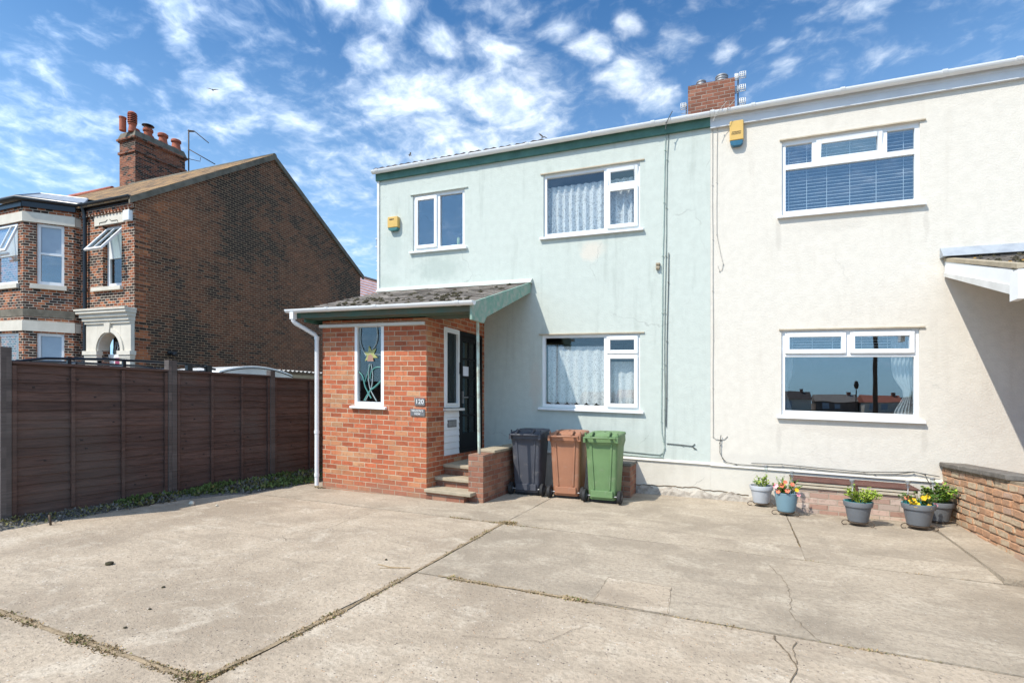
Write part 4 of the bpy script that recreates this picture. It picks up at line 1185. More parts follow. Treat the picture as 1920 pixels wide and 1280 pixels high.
def make_bin(mat, label, loc, rz):
    t = thing('wheelie_bin', label, 'wheelie bin', loc, None, rz)
    m = ML(); m.smooth = True; rows = []
    for z, w, y0, y1 in ((.045, .37, .05, .36), (.06, .40, .045, .385), (.20, .415, .035, .41), (.60, .445, .015, .455), (.82, .462, .004, .482), (.90, .492, -.008, .50), (.905, .50, -.014, .507), (.985, .49, -.014, .515), (.99, .44, .01, .49)):
        rows.append([(x, y + (y0 + y1) / 2, z) for x, y in rrect(w, y1 - y0, .045)])
    m.grid(rows, True, True); b = m.build('body', mat, t)
    m = ML()          # raised ribs and foot panel on the wheel side
    for s_ in (-1, 1):
        m.hexa([(s_ * .115 - .012, .022, .2), (s_ * .115 + .012, .022, .2), (s_ * .115 + .012, .05, .2), (s_ * .115 - .012, .05, .2), (s_ * .15 - .012, -.012, .88), (s_ * .15 + .012, -.012, .88), (s_ * .15 + .012, .03, .88), (s_ * .15 - .012, .03, .88)])
    m.box(-.16, .16, .012, .07, .085, .185)
    m.build('ribs', mat, b, bevel=.004)
    m = ML(); m.smooth = True; rows = []
    for z, w, y0, y1 in ((.985, .505, -.022, .525), (1.012, .51, -.025, .53), (1.028, .49, -.01, .515), (1.045, .38, .08, .42), (1.05, .1, .2, .3)):
        rows.append([(x, y + (y0 + y1) / 2, z + .02 * (y / .3)) for x, y in rrect(w, y1 - y0, .06)])
    m.grid(rows, True, True); lid = m.build('lid', mat, t)
    m = ML()
    for x in (-.125, .125):
        m.tube([(x, .06, 1.035), (x, -.0, 1.045), (x, -.05, 1.03), (x, -.085, 1.0), (x, -.08, .965)], .022, 8)
    m.build('hinge_arm', mat, lid)
    m = ML(); m.tube([(-.225, -.02, .965), (-.215, -.075, .975), (-.15, -.088, .975), (0, -.088, .975), (.15, -.088, .975), (.215, -.075, .975), (.225, -.02, .965)], .015, 8)
    m.build('handle', mat, t)
    for x in (-.235, .235):
        m = ML(); m.box(x - .018, x + .018, -.06, .03, .90, .985); m.box(x - .010, x + .010, .0, .02, .98, 1.05); m.build('lug', mat, t, bevel=.004)
    m = ML(); m.tube([(-.285, .055, .10), (.285, .055, .10)], .011, 10); m.build('axle', 'steel', t)
    for x in (-.255, .255):
        m = ML(); x0, x1 = x - .028, x + .028
        prof = [(.035, x0), (.085, x0), (.098, x0 + .01), (.098, x1 - .01), (.085, x1), (.035, x1)]
        m.smooth = True
        m.grid([[(px, .055 + r_ * math.cos(2 * math.pi * k / 24), .10 + r_ * math.sin(2 * math.pi * k / 24)) for k in range(24)] for r_, px in prof], True, True)
        wh = m.build('wheel', 'rubber', t)
        m = ML(); m.tube([(x0 - .004, .055, .10), (x1 + .004, .055, .10)], .04, 14); m.build('hub', 'bin_black', wh)
    m = ML(); m.box(-.20, .20, .08, .40, .0, .05); m.build('base', 'rubber', t, bevel=.01)
    t.scale = (1, 1, .965)
    return t


make_bin('bin_black', 'charcoal black wheelie bin beside the step wall', (-2.985, 7.50, gz(-2.98) + .002), R(3))
make_bin('bin_brown', 'brown wheelie bin between the black and green ones', (-2.352, 7.50, gz(-2.35) + .004), R(1))
make_bin('bin_green', 'green wheelie bin at the right end of the row of three', (-1.777, 7.385, gz(-1.78) + .014), R(-1))

# ------------------------------------------------------------------ flower pots, stands, plants, solar lights
def pot(x, y, r, h, mat, label, inner=None, collar=True, lift=.05, rings=False):
    z0 = gz(x) + .024 + lift
    t = thing('flower_pot', label, 'flower pot', (x, y, z0))
    m = ML(); b = r * .70
    if collar: prof = [(b * .9, 0), (b, .008), (r * .90, h * .745), (r * .985, h * .755), (r * 1.045, h * .98), (r * 1.03, h), (r * .95, h), (r * .91, h * .8)]
    else:
        prof = [(b * .95, 0), (b * 1.05, .008)]
        for k in range(6): prof += [(b * 1.05 + (r - b * 1.05) * (k + .2) / 6, h * (k + .2) / 6), (b * 1.05 + (r - b * 1.05) * (k + .9) / 6 + .003, h * (k + .9) / 6)]
        prof += [(r, h), (r * .95, h), (r * .92, h * .85)]
    m.lathe(prof, (0, 0, 0), 28, False); m.build('pot_body', mat, t)
    if inner:
        m = ML(); m.lathe([(r * 1.0, h + .002), (r * .93, h + .003), (r * .90, h * .86)], (0, 0, 0), 28, False); m.build('pot_lining', inner, t)
    m = ML(); m.lathe([(r * .905, h * .84), (r * .5, h * .87), (.01, h * .88)], (0, 0, 0), 20, True); m.build('soil', 'soil', t)
    # iron stand
    s_ = thing('pot_stand', 'scrolled iron stand under the ' + label, 'pot stand', (x, y, z0 - lift))
    m = ML(); k = 24; m.tube([(b * .95 * math.cos(2 * math.pi * i / k), b * .95 * math.sin(2 * math.pi * i / k), lift - .008) for i in range(k + 1)], .006, 6); m.build('ring', 'iron', s_)
    for a in (R(200), R(320), R(80)):
        m = ML(); q = []
        for i in range(15):
            th = i / 14 * 1.6 * math.pi + .4; rr = .052 * (1 - .45 * i / 14)
            q.append(((b + .045 - rr * math.cos(th)) * math.cos(a), (b + .045 - rr * math.cos(th)) * math.sin(a), .034 + rr * math.sin(th) * .7))
        m.tube(q, .005, 5); m.build('foot', 'iron', s_)
    return z0 + h * .88


def leaf(m, p, a, el, l, w):
    d_ = Vector((math.cos(a) * math.cos(el), math.sin(a) * math.cos(el), math.sin(el))); s_ = Vector((-math.sin(a), math.cos(a), 0)); u = d_.cross(s_) * -1
    p = Vector(p); mid = p + d_ * l * .5 + u * .12 * l
    m.face([p, mid + s_ * w - u * w * .3, p + d_ * l, mid]); m.face([p, mid, p + d_ * l, mid - s_ * w - u * w * .3])


def plant(x, y, z, r, h, n_, mats, label, flowers=(), leafl=.035, cat='plant', droop=0):
    r *= 1.15; h *= 1.25; leafl *= 1.05; n_ = int(n_ * 3.0); r *= 1.08
    t = thing('potted_plant', label, cat, (x, y, z)); m = ML()
    stems = []
    for k in range(max(9, n_ // 18)):
        a = random.uniform(0, 6.28); rr = r * random.uniform(.2, 1) ** .7; hh = h * random.uniform(.45, 1)
        tip = Vector((rr * math.cos(a), rr * math.sin(a), hh * (1 - .35 * (rr / r) ** 2)))
        base = Vector((tip.x * .25, tip.y * .25, 0)); mid = (base + tip) / 2 + Vector((0, 0, h * .12)); stems.append((base, mid, tip))
        m.mi = 0; m.tube([base, mid, tip], .003, 5)
    for k in range(n_):
        b_, md, tp = random.choice(stems); s_ = random.uniform(.25, 1.02)
        p_ = (b_ * (1 - s_) ** 2 + md * 2 * s_ * (1 - s_) + tp * s_ * s_) + Vector((jit(.012), jit(.012), jit(.01)))
        m.mi = random.choice((0, 0, 1)) if len(mats) > 1 else 0
        leaf(m, p_, random.uniform(0, 6.28), random.uniform(-.4, .9), leafl * random.uniform(.6, 1.2), leafl * .33)
    m.build('foliage', mats, t, recalc=False)
    for (fx, fy, fz_, fr_, fm) in flowers:
        m = ML(); c = Vector((fx, fy, fz_)); out = (Vector((fx * .5, fy * .5 - .1, .08))).normalized()
        s1 = out.orthogonal().normalized(); s2 = out.cross(s1)
        for k in range(6):
            a = k * 1.047; q = s1 * math.cos(a) + s2 * math.sin(a); w = s1 * -math.sin(a) + s2 * math.cos(a)
            m.face([c, c + q * fr_ * .6 + w * fr_ * .45 + out * fr_ * .25, c + q * fr_ + out * fr_ * .1, c + q * fr_ * .6 - w * fr_ * .45 + out * fr_ * .25])
        m.build('flower', fm, t, recalc=False)
    return t


def solar(x, y, z, h, label):
    t = thing('solar_light', label, 'solar light', (x, y, z))
    m = ML(); m.tube([(0, 0, 0), (.004, 0, h)], .006, 8); m.build('stake', 'steel', t)
    m = ML(); m.lathe([(.010, h - .012), (.024, h + .005), (.026, h + .04), (.022, h + .055)], (0, 0, 0), 12); m.build('jar', 'clear', t)
    m = ML(); m.lathe([(.027, h + .055), (.029, h + .06), (.029, h + .075), (.02, h + .083), (.004, h + .085)], (0, 0, 0), 12); m.build('cap', 'steel', t)


zt = pot(.325, 8.24, .152, .245, 'pot_pale', 'pale grey flower pot with a thin lime sprig')
plant(.325, 8.22, zt, .10, .16, 70, ['leaf_lime', 'leaf_green'], 'thin lime sprig in the pale grey pot')
solar(.385, 8.24, zt, .235, 'solar light standing in the pale grey pot')
zt = pot(.60, 7.74, .142, .25, 'pot_blue', 'blue grey ribbed flower pot with coral flowers', collar=False)
plant(.60, 7.73, zt, .16, .20, 170, ['leaf_green', 'leaf_lime'], 'coral flowering plant in the blue grey ribbed pot',
      [(-.13, -.10, .12, .040, 'petal_pink'), (-.06, -.12, .13, .036, 'petal_red'), (.0, -.14, .07, .034, 'petal_red'), (.13, -.08, .02, .032, 'petal_pink'), (-.10, -.1, .05, .034, 'petal_red'), (.06, -.1, .15, .03, 'petal_red'), (.11, -.1, .08, .03, 'petal_yellow'), (-.02, -.08, .17, .03, 'petal_red')], .03)
solar(.67, 7.80, zt, .22, 'solar light behind the coral flowers')
zt = pot(1.355, 7.50, .152, .245, 'pot_grey', 'dark grey flower pot with teal lining and lime plant', 'pot_teal')
plant(1.40, 7.52, zt, .16, .19, 210, ['leaf_lime', 'leaf_lime', 'leaf_green'], 'bushy lime plant in the teal lined dark pot')
solar(1.30, 7.54, zt, .20, 'solar light standing left of the bushy lime plant')
zt = pot(1.985, 7.62, .165, .255, 'pot_grey', 'dark grey flower pot with yellow pansies', 'pot_teal')
plant(1.985, 7.61, zt, .17, .17, 200, ['leaf_green', 'weed_olive', 'leaf_lime'], 'yellow pansies in the dark pot near the boundary wall',
      [(-.09, -.12, .07, .046, 'petal_yellow'), (-.05, -.13, .03, .04, 'petal_yellow'), (.02, -.1, .11, .034, 'petal_yellow'), (.06, -.1, .13, .03, 'petal_yellow'), (.07, -.12, .02, .035, 'petal_yellow'), (-.13, -.06, .1, .03, 'petal_red'), (.15, -.04, .03, .03, 'petal_pink')], .03)
solar(1.90, 7.70, zt, .20, 'solar light standing behind the yellow pansies')
zt = pot(2.29, 8.02, .155, .235, 'pot_grey', 'dark grey flower pot tucked against the boundary wall', None)
plant(2.28, 8.0, zt, .17, .24, 200, ['leaf_green', 'leaf_lime'], 'tall leafy plant in the pot against the boundary wall', [], .045)
solar(2.22, 7.98, zt, .24, 'solar light in the pot against the boundary wall')

# ------------------------------------------------------------------ fence on the left
FX = -7.50
t = thing('panel_fence', 'dark brown lapped panel fence with grey posts along the left of the drive', 'fence', (FX, 5.0, gz(FX)))
posts = [3.14, 5.0, 6.78, 8.56]
for i, y in enumerate(posts):
    m = ML(); z1 = (1.98, 1.965, 1.91, 1.88)[i]; yy = y - 5.0; w = .05
    m.box(-.05, .05, yy - w, yy + (w if i != 1 else 0) - .001, 0, z1)
    if i == 1: m.box(-.052, .048, yy + .002, yy + .075, 0, z1 - .005)
    m.build('post', 'fence_post', t, bevel=.004)
for i, (a, b) in enumerate(zip(posts, posts[1:])):
    a += .055; b -= .055; a -= 5; b -= 5
    if i == 1: a += .03
    zt_ = (1.80, 1.80, 1.775)[i]; zb_ = .095 if i < 2 else .09
    m = ML(); z = zb_; k = 0
    while z < zt_ - .03:
        hh = .128; tl = [jit(.006) for _ in range(3)]
        nseg = 6
        bot = []; topr = []
        for s_ in range(nseg + 1):
            y = a + (b - a) * s_ / nseg; wv = .008 * math.sin(s_ * 1.9 + k * 2.1) + jit(.003)
            bot.append((.014 + jit(.003), y, z + wv)); topr.append((-.004 + jit(.002), y, min(z + hh + .02, zt_)))
        m.grid([bot, topr]); m.grid([[(x - .012, y, zz) for x, y, zz in bot], bot])
        z += .107; k += 1
    m.box(-.02, -.012, a, b, zb_, zt_)
    m.mi = 1
    for q in (.17, .5, .83):
        for z_ in [zb_ + .05 + .107 * k_ for k_ in range(15)]:
            if random.random() < .35: yk = a + (b - a) * q + jit(.25); m.box(.012, .0165, yk - .012, yk + .012, z_ - .006, z_ + .006)
    m.mi = 0
    pn = m.build('fence_panel', ['fence', 'rubber'], t, recalc=False)
    for q in ((0.0, .333, .667, 1.0) if i < 2 else (0, .5, 1)):
        y = a + .02 + (b - a - .04) * q
        mm = ML(); mm.box(.018, .040, y - .02, y + .02, zb_, zt_ - .02); mm.build('batten', 'fence', pn)
    mm = ML(); mm.box(-.025, .045, a, b, zt_, zt_ + .028); mm.build('cap_rail', 'fence', pn)
m = ML()
for a, b in zip(posts, posts[1:]): m.box(-.015, .012, a - 4.94, b - 5.06, 0, .10)
m.build('gravel_board', 'fence', t)
# low rendered wall beyond the fence end
t = thing('rendered_wall', 'pale rendered wall seen past the end of the fence at the left edge', 'wall', (-9.6, 4.0, gz(-9.6)))
m = ML(); m.box(-2.0, .95, 0, .2, -.1, 1.45); m.build('wall_body', 'stone_white', t)
m = ML(); m.box(-2.0, .75, -.03, -.005, 1.2, 1.72); m.build('timber_panel', 'slat', t)
plant(-9.0, 3.75, gz(-9) - .03, .35, .75, 160, ['weed_brown', 'weed_olive'], 'dry brown shrub in front of the pale rendered wall', [], .08)

# moss and weeds under the fence
m = MB()
def edge(y):
    P_ = [(2.0, -7.25), (3.0, -7.27), (3.6, -7.22), (4.2, -7.2), (5.0, -7.3), (5.9, -6.9), (6.9, -6.65), (8.3, -6.4)]
    for (a, xa), (b, xb) in zip(P_, P_[1:]):
        if a <= y <= b: return xa + (xb - xa) * (y - a) / (b - a)
    return -7.2
for k in range(11000):
    y = random.uniform(2.2, 8.6); xe = edge(y) + .05 + jit(.07); x = xe - random.random() ** .8 * (xe - FX)
    if x < FX + .06 or random.random() < (.55 if y < 4.2 else .12): continue
    gr = math.sin(x * 9) + math.sin(y * 4.3 + x * 3) + jit(1)
    m.mi = 0 if gr > -.4 and y > 4.2 else (1 if random.random() < .5 else 2)
    z = gz(x) - .005; a = random.uniform(0, 6.28); l = random.uniform(.02, .065) * (1.3 if y > 4.4 else .8)
    leaf(m, (x, y, z + .075 * max(0, (xe - x) / (xe - FX)) + .025 * max(0, math.sin(x * 7 + y * 5))), a, random.uniform(.1, 1.2), l, l * .3)
struct(m.build('moss_and_grass', ['grass', 'weed_olive', 'gravel'], fall=False, recalc=False), 'stuff')
m = MB()
for k in range(900):
    y = random.uniform(2.0, 6.5); x = edge(y) + .02 - abs(random.gauss(0, .3)); r_ = random.uniform(.006, .022)
    if x < FX + .06: continue
    z = gz(x) - .01 + .07 * max(0, (edge(y) - x) / (edge(y) - FX)); m.mi = random.choice((0, 0, 0, 1))
    m.grid([[(x + r_ * q_ * math.cos(j_ * 1.26 + k), y + r_ * q_ * math.sin(j_ * 1.26 + k), z + r_ * h_) for j_ in range(5)] for q_, h_ in ((1, 0), (.9, .5), (.4, .9))], True, True)
struct(m.build('gravel_stones', ['gravel', 'stone_pale'], fall=False), 'stuff')

# weeds in the joints of the drive
m = MB()
def weeds(p0, p1, dens, size=.02, spread=.018, cl=.5):
    L_ = math.dist(p0, p1); N_ = int(dens * L_)
    ph = random.uniform(0, 9)
    for k in range(N_):
        s_ = random.random(); lump = math.sin(s_ * L_ * 7 + ph) + math.sin(s_ * L_ * 17 + ph * 2) * .7
        if lump < -cl and random.random() < .85: continue
        dx_, dy_ = (p1[0] - p0[0]) / L_, (p1[1] - p0[1]) / L_; o_ = random.gauss(0, spread * (1 + .4 * max(0, lump)))
        x, y = p0[0] + (p1[0] - p0[0]) * s_ - dy_ * o_, p0[1] + (p1[1] - p0[1]) * s_ + dx_ * o_
        m.mi = random.choices((0, 1, 2), (8, 2.2, .6 if lump > 1.1 else .05))[0]
        l = size * random.uniform(.5, 1.3) * (1 + .35 * max(0, lump))
        leaf(m, (x, y, gz(x) - .004), random.uniform(0, 6.28), random.uniform(.0, 1.1), l, l * .34)
weeds((-2.57, 5.74), (-2.56, 4.9), 900, .016, .014); weeds((-2.565, 4.9), (-2.53, 3.85), 700, .013, .011)
weeds((-2.53, 3.85), (-2.52, 2.9), 1100, .014, .013); weeds((-2.53, 2.9), (-2.57, 1.75), 2600, .015, .014, .8); weeds((-2.58, 1.8), (-2.6, .8), 900, .02)
weeds((-4.9, 1.9), (-3.9, 1.88), 1300, .016, .014, .6); weeds((-3.9, 1.88), (-2.58, 1.87), 3400, .016, .017, .5); weeds((-6.5, 1.93), (-4.9, 1.91), 500, .018)
weeds((-2.2, 3.8), (-1.0, 3.8), 1900, .015, .013, .8); weeds((-1.0, 3.8), (1.3, 3.79), 330, .011, .010, .2)
weeds((-3.3, 5.725), (-2.45, 5.72), 900, .017, .014, .6); weeds((-2.45, 5.71), (-1.9, 5.71), 260, .014, .012); weeds((-.3, 5.69), (1.9, 5.685), 240, .010, .008, .1)
weeds((.603, 6.1), (.6, 7.8), 160, .014, .008, .0); weeds((-2.62, 5.74), (-2.42, 5.78), 2600, .026, .04, 2)
weeds((2.12, 5.75), (2.15, 7.5), 260, .010, .008, .3); weeds((2.30, 6.0), (2.44, 7.6), 120, .03, .04, .3)
weeds((1.25, 7.93), (1.9, 8.0), 260, .03, .03, .9); weeds((-6.3, 6.62), (-6.1, 6.55), 260, .03, .03, 2)
struct(m.build('joint_weeds', ['weed_brown', 'weed_olive', 'grass'], fall=False, recalc=False), 'stuff')

m = MB()
def fill(pts, w=.030):
    q = []
    for a, b in zip(pts, pts[1:]):
        k = max(2, int(math.dist(a, b) / .06)); q += [(a[0] + (b[0] - a[0]) * i / k, a[1] + (b[1] - a[1]) * i / k) for i in range(k)]
    q.append(pts[-1]); L_, R_ = [], []
    for i, p_ in enumerate(q):
        a, b = q[max(0, i - 1)], q[min(len(q) - 1, i + 1)]; l = math.dist(a, b); nx, ny = -(b[1] - a[1]) / l, (b[0] - a[0]) / l
        w1, w2 = w * random.uniform(.35, .8), w * random.uniform(.35, .8)
        L_.append((p_[0] + nx * w1, p_[1] + ny * w1, gz(p_[0]) + .0052)); R_.append((p_[0] - nx * w2, p_[1] - ny * w2, gz(p_[0]) + .0052))
    C_ = [((a[0] + b[0]) / 2, (a[1] + b[1]) / 2, a[2] + random.uniform(.001, .007)) for a, b in zip(L_, R_)]
    m.grid([L_, C_, R_])
fill([(-2.572, 5.71), (-2.555, 4.8), (-2.53, 3.8), (-2.522, 2.9), (-2.555, 2.2), (-2.592, 1.88), (-2.59, .5)], .028)
fill([(-6.5, 1.925), (-4.6, 1.90), (-3.9, 1.885), (-2.6, 1.873)], .030)
fill([(-2.3, 3.80), (-1.0, 3.80)], .018)
struct(m.build('joint_dirt', 'joint_soil', fall=False, recalc=False))

# small litter on the drive
def blob(name, x, y, r_, mat, label, cat, flat=.6, seed=0):
    random.seed(seed + 50); m = MB()
    rows = []
    for q_, h_ in ((.8, 0), (1, .4), (.75, .85), (.3, 1)):
        rows.append([(x + r_ * q_ * random.uniform(.8, 1.2) * math.cos(j_ * .785), y + r_ * q_ * random.uniform(.8, 1.2) * math.sin(j_ * .785), gz(x) + .002 + r_ * 2 * flat * h_) for j_ in range(8)])
    m.grid(rows, True, True)
    return tag(m.build(name, mat, fall=False, shade=True), label, cat)


blob('stone', -6.70, 4.76, .036, 'stone_pale', 'pale round stone at the edge of the fence shadow', 'stone', .8, 1)
blob('stone', -6.36, 4.87, .018, 'stone_pale', 'tiny pale pebble right of the round stone', 'pebble', .6, 2)
blob('moss_clump', -5.013, 2.812, .036, 'moss', 'large dark moss clump lying alone on the left slab', 'moss clump', .35, 3)
blob('moss_clump', -4.063, 2.657, .014, 'moss', 'small dark moss crumb in the middle of the left slab', 'moss clump', .35, 4)
blob('moss_clump', -3.735, 2.35, .011, 'moss', 'tiny moss crumb nearest the front joint of the left slab', 'moss clump', .35, 5)
blob('moss_clump', -3.579, 2.10, .012, 'moss', 'small moss crumb close to the weedy corner of the joints', 'moss clump', .35, 6)
blob('moss_clump', -2.95, 3.96, .012, 'moss', 'dark moss crumb left of the long weedy joint', 'moss clump', .5, 7)
m = MB(); m.tube([(-2.62, 3.86, gz(-2.6) + .006), (-2.78, 3.80, gz(-2.7) + .008), (-2.93, 3.82, gz(-2.9) + .006)], .004, 5); m.tube([(-2.7, 3.82, gz(-2.7) + .006), (-2.86, 3.75, gz(-2.8) + .006)], .003, 5)
tag(m.build('twig', 'weed_brown', fall=False), 'dry twig lying across the slab joint', 'twig')
random.seed(21)
m = MB(); m.tube([(-7.05, 3.36, gz(-7) - .01), (-7.06, 3.35, gz(-7) + .12)], .012, 8)
tag(m.build('iron_peg', 'iron', fall=False), 'short dark peg standing in the gravel near the left edge', 'peg')

# ------------------------------------------------------------------ Victorian house on the left
vh = thing('victorian_house', 'tall sooty red brick Victorian house with bay window and steep gable', 'house', GF_ROOT(-17, 11))
XG, VY, VB, VE, VRY, VRZ = -15.27, 9.2, 18.64, 6.6, 13.93, 9.78
m = MB(); m.face([(XG, VY, -.4), (XG, VB, -.4), (XG, VB, VE), (XG, VRY, VRZ), (XG, VY, VE)]); m.build('gable_wall', 'brick_dark', vh, recalc=False)
random.seed(5); m = MB(); z = .3; k = 0
while z < 6.4:
    if k % 2 == 0 or random.random() < .25:
        l = random.choice((.30, .36, .42)); m.box(XG - .02, XG + .004, VY + random.choice((.0, .0, .12)), VY + l, z, z + .068)
    z += .075; k += 1
m.build('quoin', brick('orange_quoin', [(0, (.2, .06, .03)), (.5, (.42, .14, .06)), (1, (.5, .19, .08))], (.4, .33, .25), tone=.2, grime=.2), vh)
VW = (-16.70, -15.845, 4.30, 6.06); VD = (-16.75, -15.725, .4, 2.97)
FV = Frame((0, VY, 0))
m = MB(FV); wall(m, -24, XG, -.4, VE + .1, [VW, VD], .22); m.build('front_wall', 'brick_front', vh, recalc=False)
m = MB()
ye, ze = VY - .16, VE + .02
m.hexa([(-26, ye, ze - .02), (XG + .05, ye, ze - .02), (XG + .05, VRY, VRZ + .06), (-26, VRY, VRZ + .06), (-26, ye, ze + .06), (XG + .05, ye, ze + .06), (XG + .05, VRY, VRZ + .16), (-26, VRY, VRZ + .16)])
m.hexa([(-26, VB + .16, ze - .02), (XG + .05, VB + .16, ze - .02), (XG + .05, VRY, VRZ + .06), (-26, VRY, VRZ + .06), (-26, VB + .16, ze + .06), (XG + .05, VB + .16, ze + .06), (XG + .05, VRY, VRZ + .16), (-26, VRY, VRZ + .16)])
vr = m.build('roof', 'pantile', vh)
m = MB(); m.tube([(-28, VRY, VRZ + .14), (-24.6, VRY, VRZ + .14)], .10, 8); m.build('ridge_tiles', 'terracotta', vr)
m = MB(); m.tube([(-23.4, VRY, VRZ + .10), (XG + .06, VRY, VRZ + .10)], .09, 8); m.build('ridge_tiles', 'cement', vr)
m = MB()
for y0, y1, z0, z1 in ((ye, VRY, ze, VRZ + .09), (VB + .16, VRY, ze, VRZ + .09)):
    m.hexa([(XG + .005, y0, z0 - .13), (XG + .07, y0, z0 - .13), (XG + .07, y1, z1 - .13), (XG + .005, y1, z1 - .13), (XG + .005, y0, z0 + .05), (XG + .07, y0, z0 + .05), (XG + .07, y1, z1 + .05), (XG + .005, y1, z1 + .05)])
m.build('verge_mortar', 'cement', vr)
m = MB(FV); m.box(-17.8, XG - .02, -.05, -.003, 6.42, 6.55)
x = -17.7
while x < XG - .1: m.box(x, x + .07, -.08, -.05, 6.36, 6.44); x += .15
m.build('eaves_corbel', 'brick_front', vh)
gutter(-17.55, XG + .03, VY - .14, 6.72, .07, mat='black_gutter', parent=vh)
m = MB(FV); m.box(-17.6, XG, -.07, -.052, 6.55, 6.70); m.build('fascia', 'black_gutter', vh)
m = MB(FV); m.tube([(-17.42, -.14, 6.66), (-17.42, -.10, 6.5), (-17.41, -.08, 6.4), (-17.41, -.08, -.2)], .05, 10)
for z in (6.3, 5.4, 4.2, 3.0): m.tube([(-17.41, -.08, z), (-17.41, -.08, z + .08)], .065, 10)
m.build('downpipe', 'black_gutter', vh)
m = MB(FV); m.box(-17.05, -15.70, -.035, .06, 6.07, 6.345); lv = m.build('lintel', 'stone_white', vh, bevel=.006)
for sx in (-1, 1):
    m = MB(FV); c = -16.375; m.tube([(c + sx * .42, -.037, 6.10), (c + sx * .40, -.037, 6.15), (c + sx * .14, -.037, 6.15), (c + sx * .05, -.037, 6.20)], .012, 5); m.build('carved_line', 'cement', lv)
wv = window(vh, FV, VW[0], VW[1], VW[2], VW[3], [(-16.59, -15.93, 4.42, 5.13, 'fix')], d=.12, t=.09, sill=None, pane_mat='glass')
m = MB(FV); m.box(-16.61, -15.92, .118, .16, 5.13, 5.20); m.build('transom', 'white', wv)
a_t = R(38)
class SashF:
    def __call__(s, u, q, z):
        zz = z - 6.0; return FV(u, .11 + q * math.cos(a_t) + zz * math.sin(a_t), 6.0 + zz * math.cos(a_t) - q * math.sin(a_t))
m = MB(SashF()); bars(m, -16.66, -15.88, 5.02, 6.0, .065, -.03, .02); m.box(-16.285, -16.255, -.028, .018, 5.08, 5.94); m.build('sash', 'white', wv)
m = MB(SashF()); m.box(-16.6, -15.94, -.004, .002, 5.08, 5.94); m.build('pane', 'glass_dark', wv)
m = MB(FV); m.box(-17.13, -15.77, -.09, .12, 4.19, 4.30); m.build('sill', 'stone_white', wv, bevel=.006)
m = MB()
for q in ([(-17.2, 11, 3.5), (-15.4, 11, 3.5), (-15.4, 11, 6.5), (-17.2, 11, 6.5)], [(-17.2, 9.45, 3.9), (-15.4, 9.45, 3.9), (-15.4, 11, 3.9), (-17.2, 11, 3.9)], [(-17.2, 9.45, 6.4), (-15.4, 9.45, 6.4), (-15.4, 11, 6.4), (-17.2, 11, 6.4)], [(-17.2, 9.45, 3.5), (-17.2, 11, 3.5), (-17.2, 11, 6.5), (-17.2, 9.45, 6.5)], [(-15.4, 9.45, 3.5), (-15.4, 11, 3.5), (-15.4, 11, 6.5), (-15.4, 9.45, 6.5)]): m.face(q)
m.build('interior', 'room', vh, recalc=False)
m = MB(FV); rows = [[(-16.35 + .42 * i / 30, .42 + .025 * math.sin(i * 1.4), z) for i in range(31)] for z in (4.35, 5.9)]; m.grid(rows); tag(m.build('white_curtain', 'voile', recalc=False), 'white curtain behind the open upper window of the Victorian house', 'curtain')
# stone door surround
m = MB(FV); cx_ = -16.24
m.box(-17.31, -16.76, -.10, -.002, .3, 3.24); m.box(-15.72, -15.27, -.10, -.002, .3, 3.24)
k = 14; arc = [(cx_ + .515 * math.cos(math.pi * i / k), 2.45 + .53 * math.sin(math.pi * i / k)) for i in range(k + 1)]
poly = [(-15.72, 2.45)] + arc[1:-1] + [(-16.76, 2.45), (-16.76, 3.24), (-15.72, 3.24)]
m.prism([(p_[0], p_[1]) for p_ in poly], 1, 0, 1) if False else None
i0 = len(m.v)
for (xa, za), (xb, zb_) in zip(arc, arc[1:]):
    m.hexa([(xb, -.10, zb_), (xa, -.10, za), (xa, .2, za), (xb, .2, zb_), (xb, -.10, 3.24), (xa, -.10, 3.24), (xa, .2, 3.24), (xb, .2, 3.24)])
sur = m.build('door_surround', 'stone_white', vh)
m = MB(FV); arc2 = [(cx_ + rr * math.cos(math.pi * i / k), 2.45 + rr * math.sin(math.pi * i / k)) for rr in (.56, .68) for i in range(k + 1)]
for i in range(k):
    a, b, c, e = arc2[i], arc2[i + 1], arc2[k + 1 + i], arc2[k + 2 + i]
    m.hexa([(a[0], -.135, a[1]), (b[0], -.135, b[1]), (b[0], -.10, b[1]), (a[0], -.10, a[1]), (c[0], -.135, c[1]), (e[0], -.135, e[1]), (e[0], -.10, e[1]), (c[0], -.10, c[1])])
m.prism([(cx_ - .09, 2.98), (cx_ + .09, 2.98), (cx_ + .14, 3.26), (cx_ - .14, 3.26)], 1, -.16, -.10); m.build('arch_moulding', 'stone_white', sur)
for x0, x1 in ((-17.38, -16.70), (-15.78, -15.20)):
    m = MB(FV); m.box(x0, x1, -.17, -.0, 2.36, 2.47); m.box(x0 + .04, x1 - .04, -.14, -.0, 2.28, 2.36); m.box(x0 + .06, x1 - .06, -.125, 0, 1.95, 2.28)
    m.build('capital', 'stone_white', sur)
m = MB(FV)
for o_, z0, z1 in ((.02, 3.24, 3.32), (.06, 3.32, 3.42), (.11, 3.42, 3.52), (.17, 3.52, 3.60), (.20, 3.60, 3.65)): m.box(-17.31 - o_, -15.27 + o_ * .5, -.12 - o_, -.002, z0, z1)
m.build('cornice', 'stone_white', sur)
m = MB(FV); m.box(-16.75, -15.73, .20, .26, .4, 2.3); m.box(-16.75, -15.73, .17, .27, 2.30, 2.40); m.build('door_frame', 'white', sur)
m = MB(FV); m.box(-16.42, -15.74, .16, .2, .4, 2.29); m.build('front_door', 'door_pink', vh)
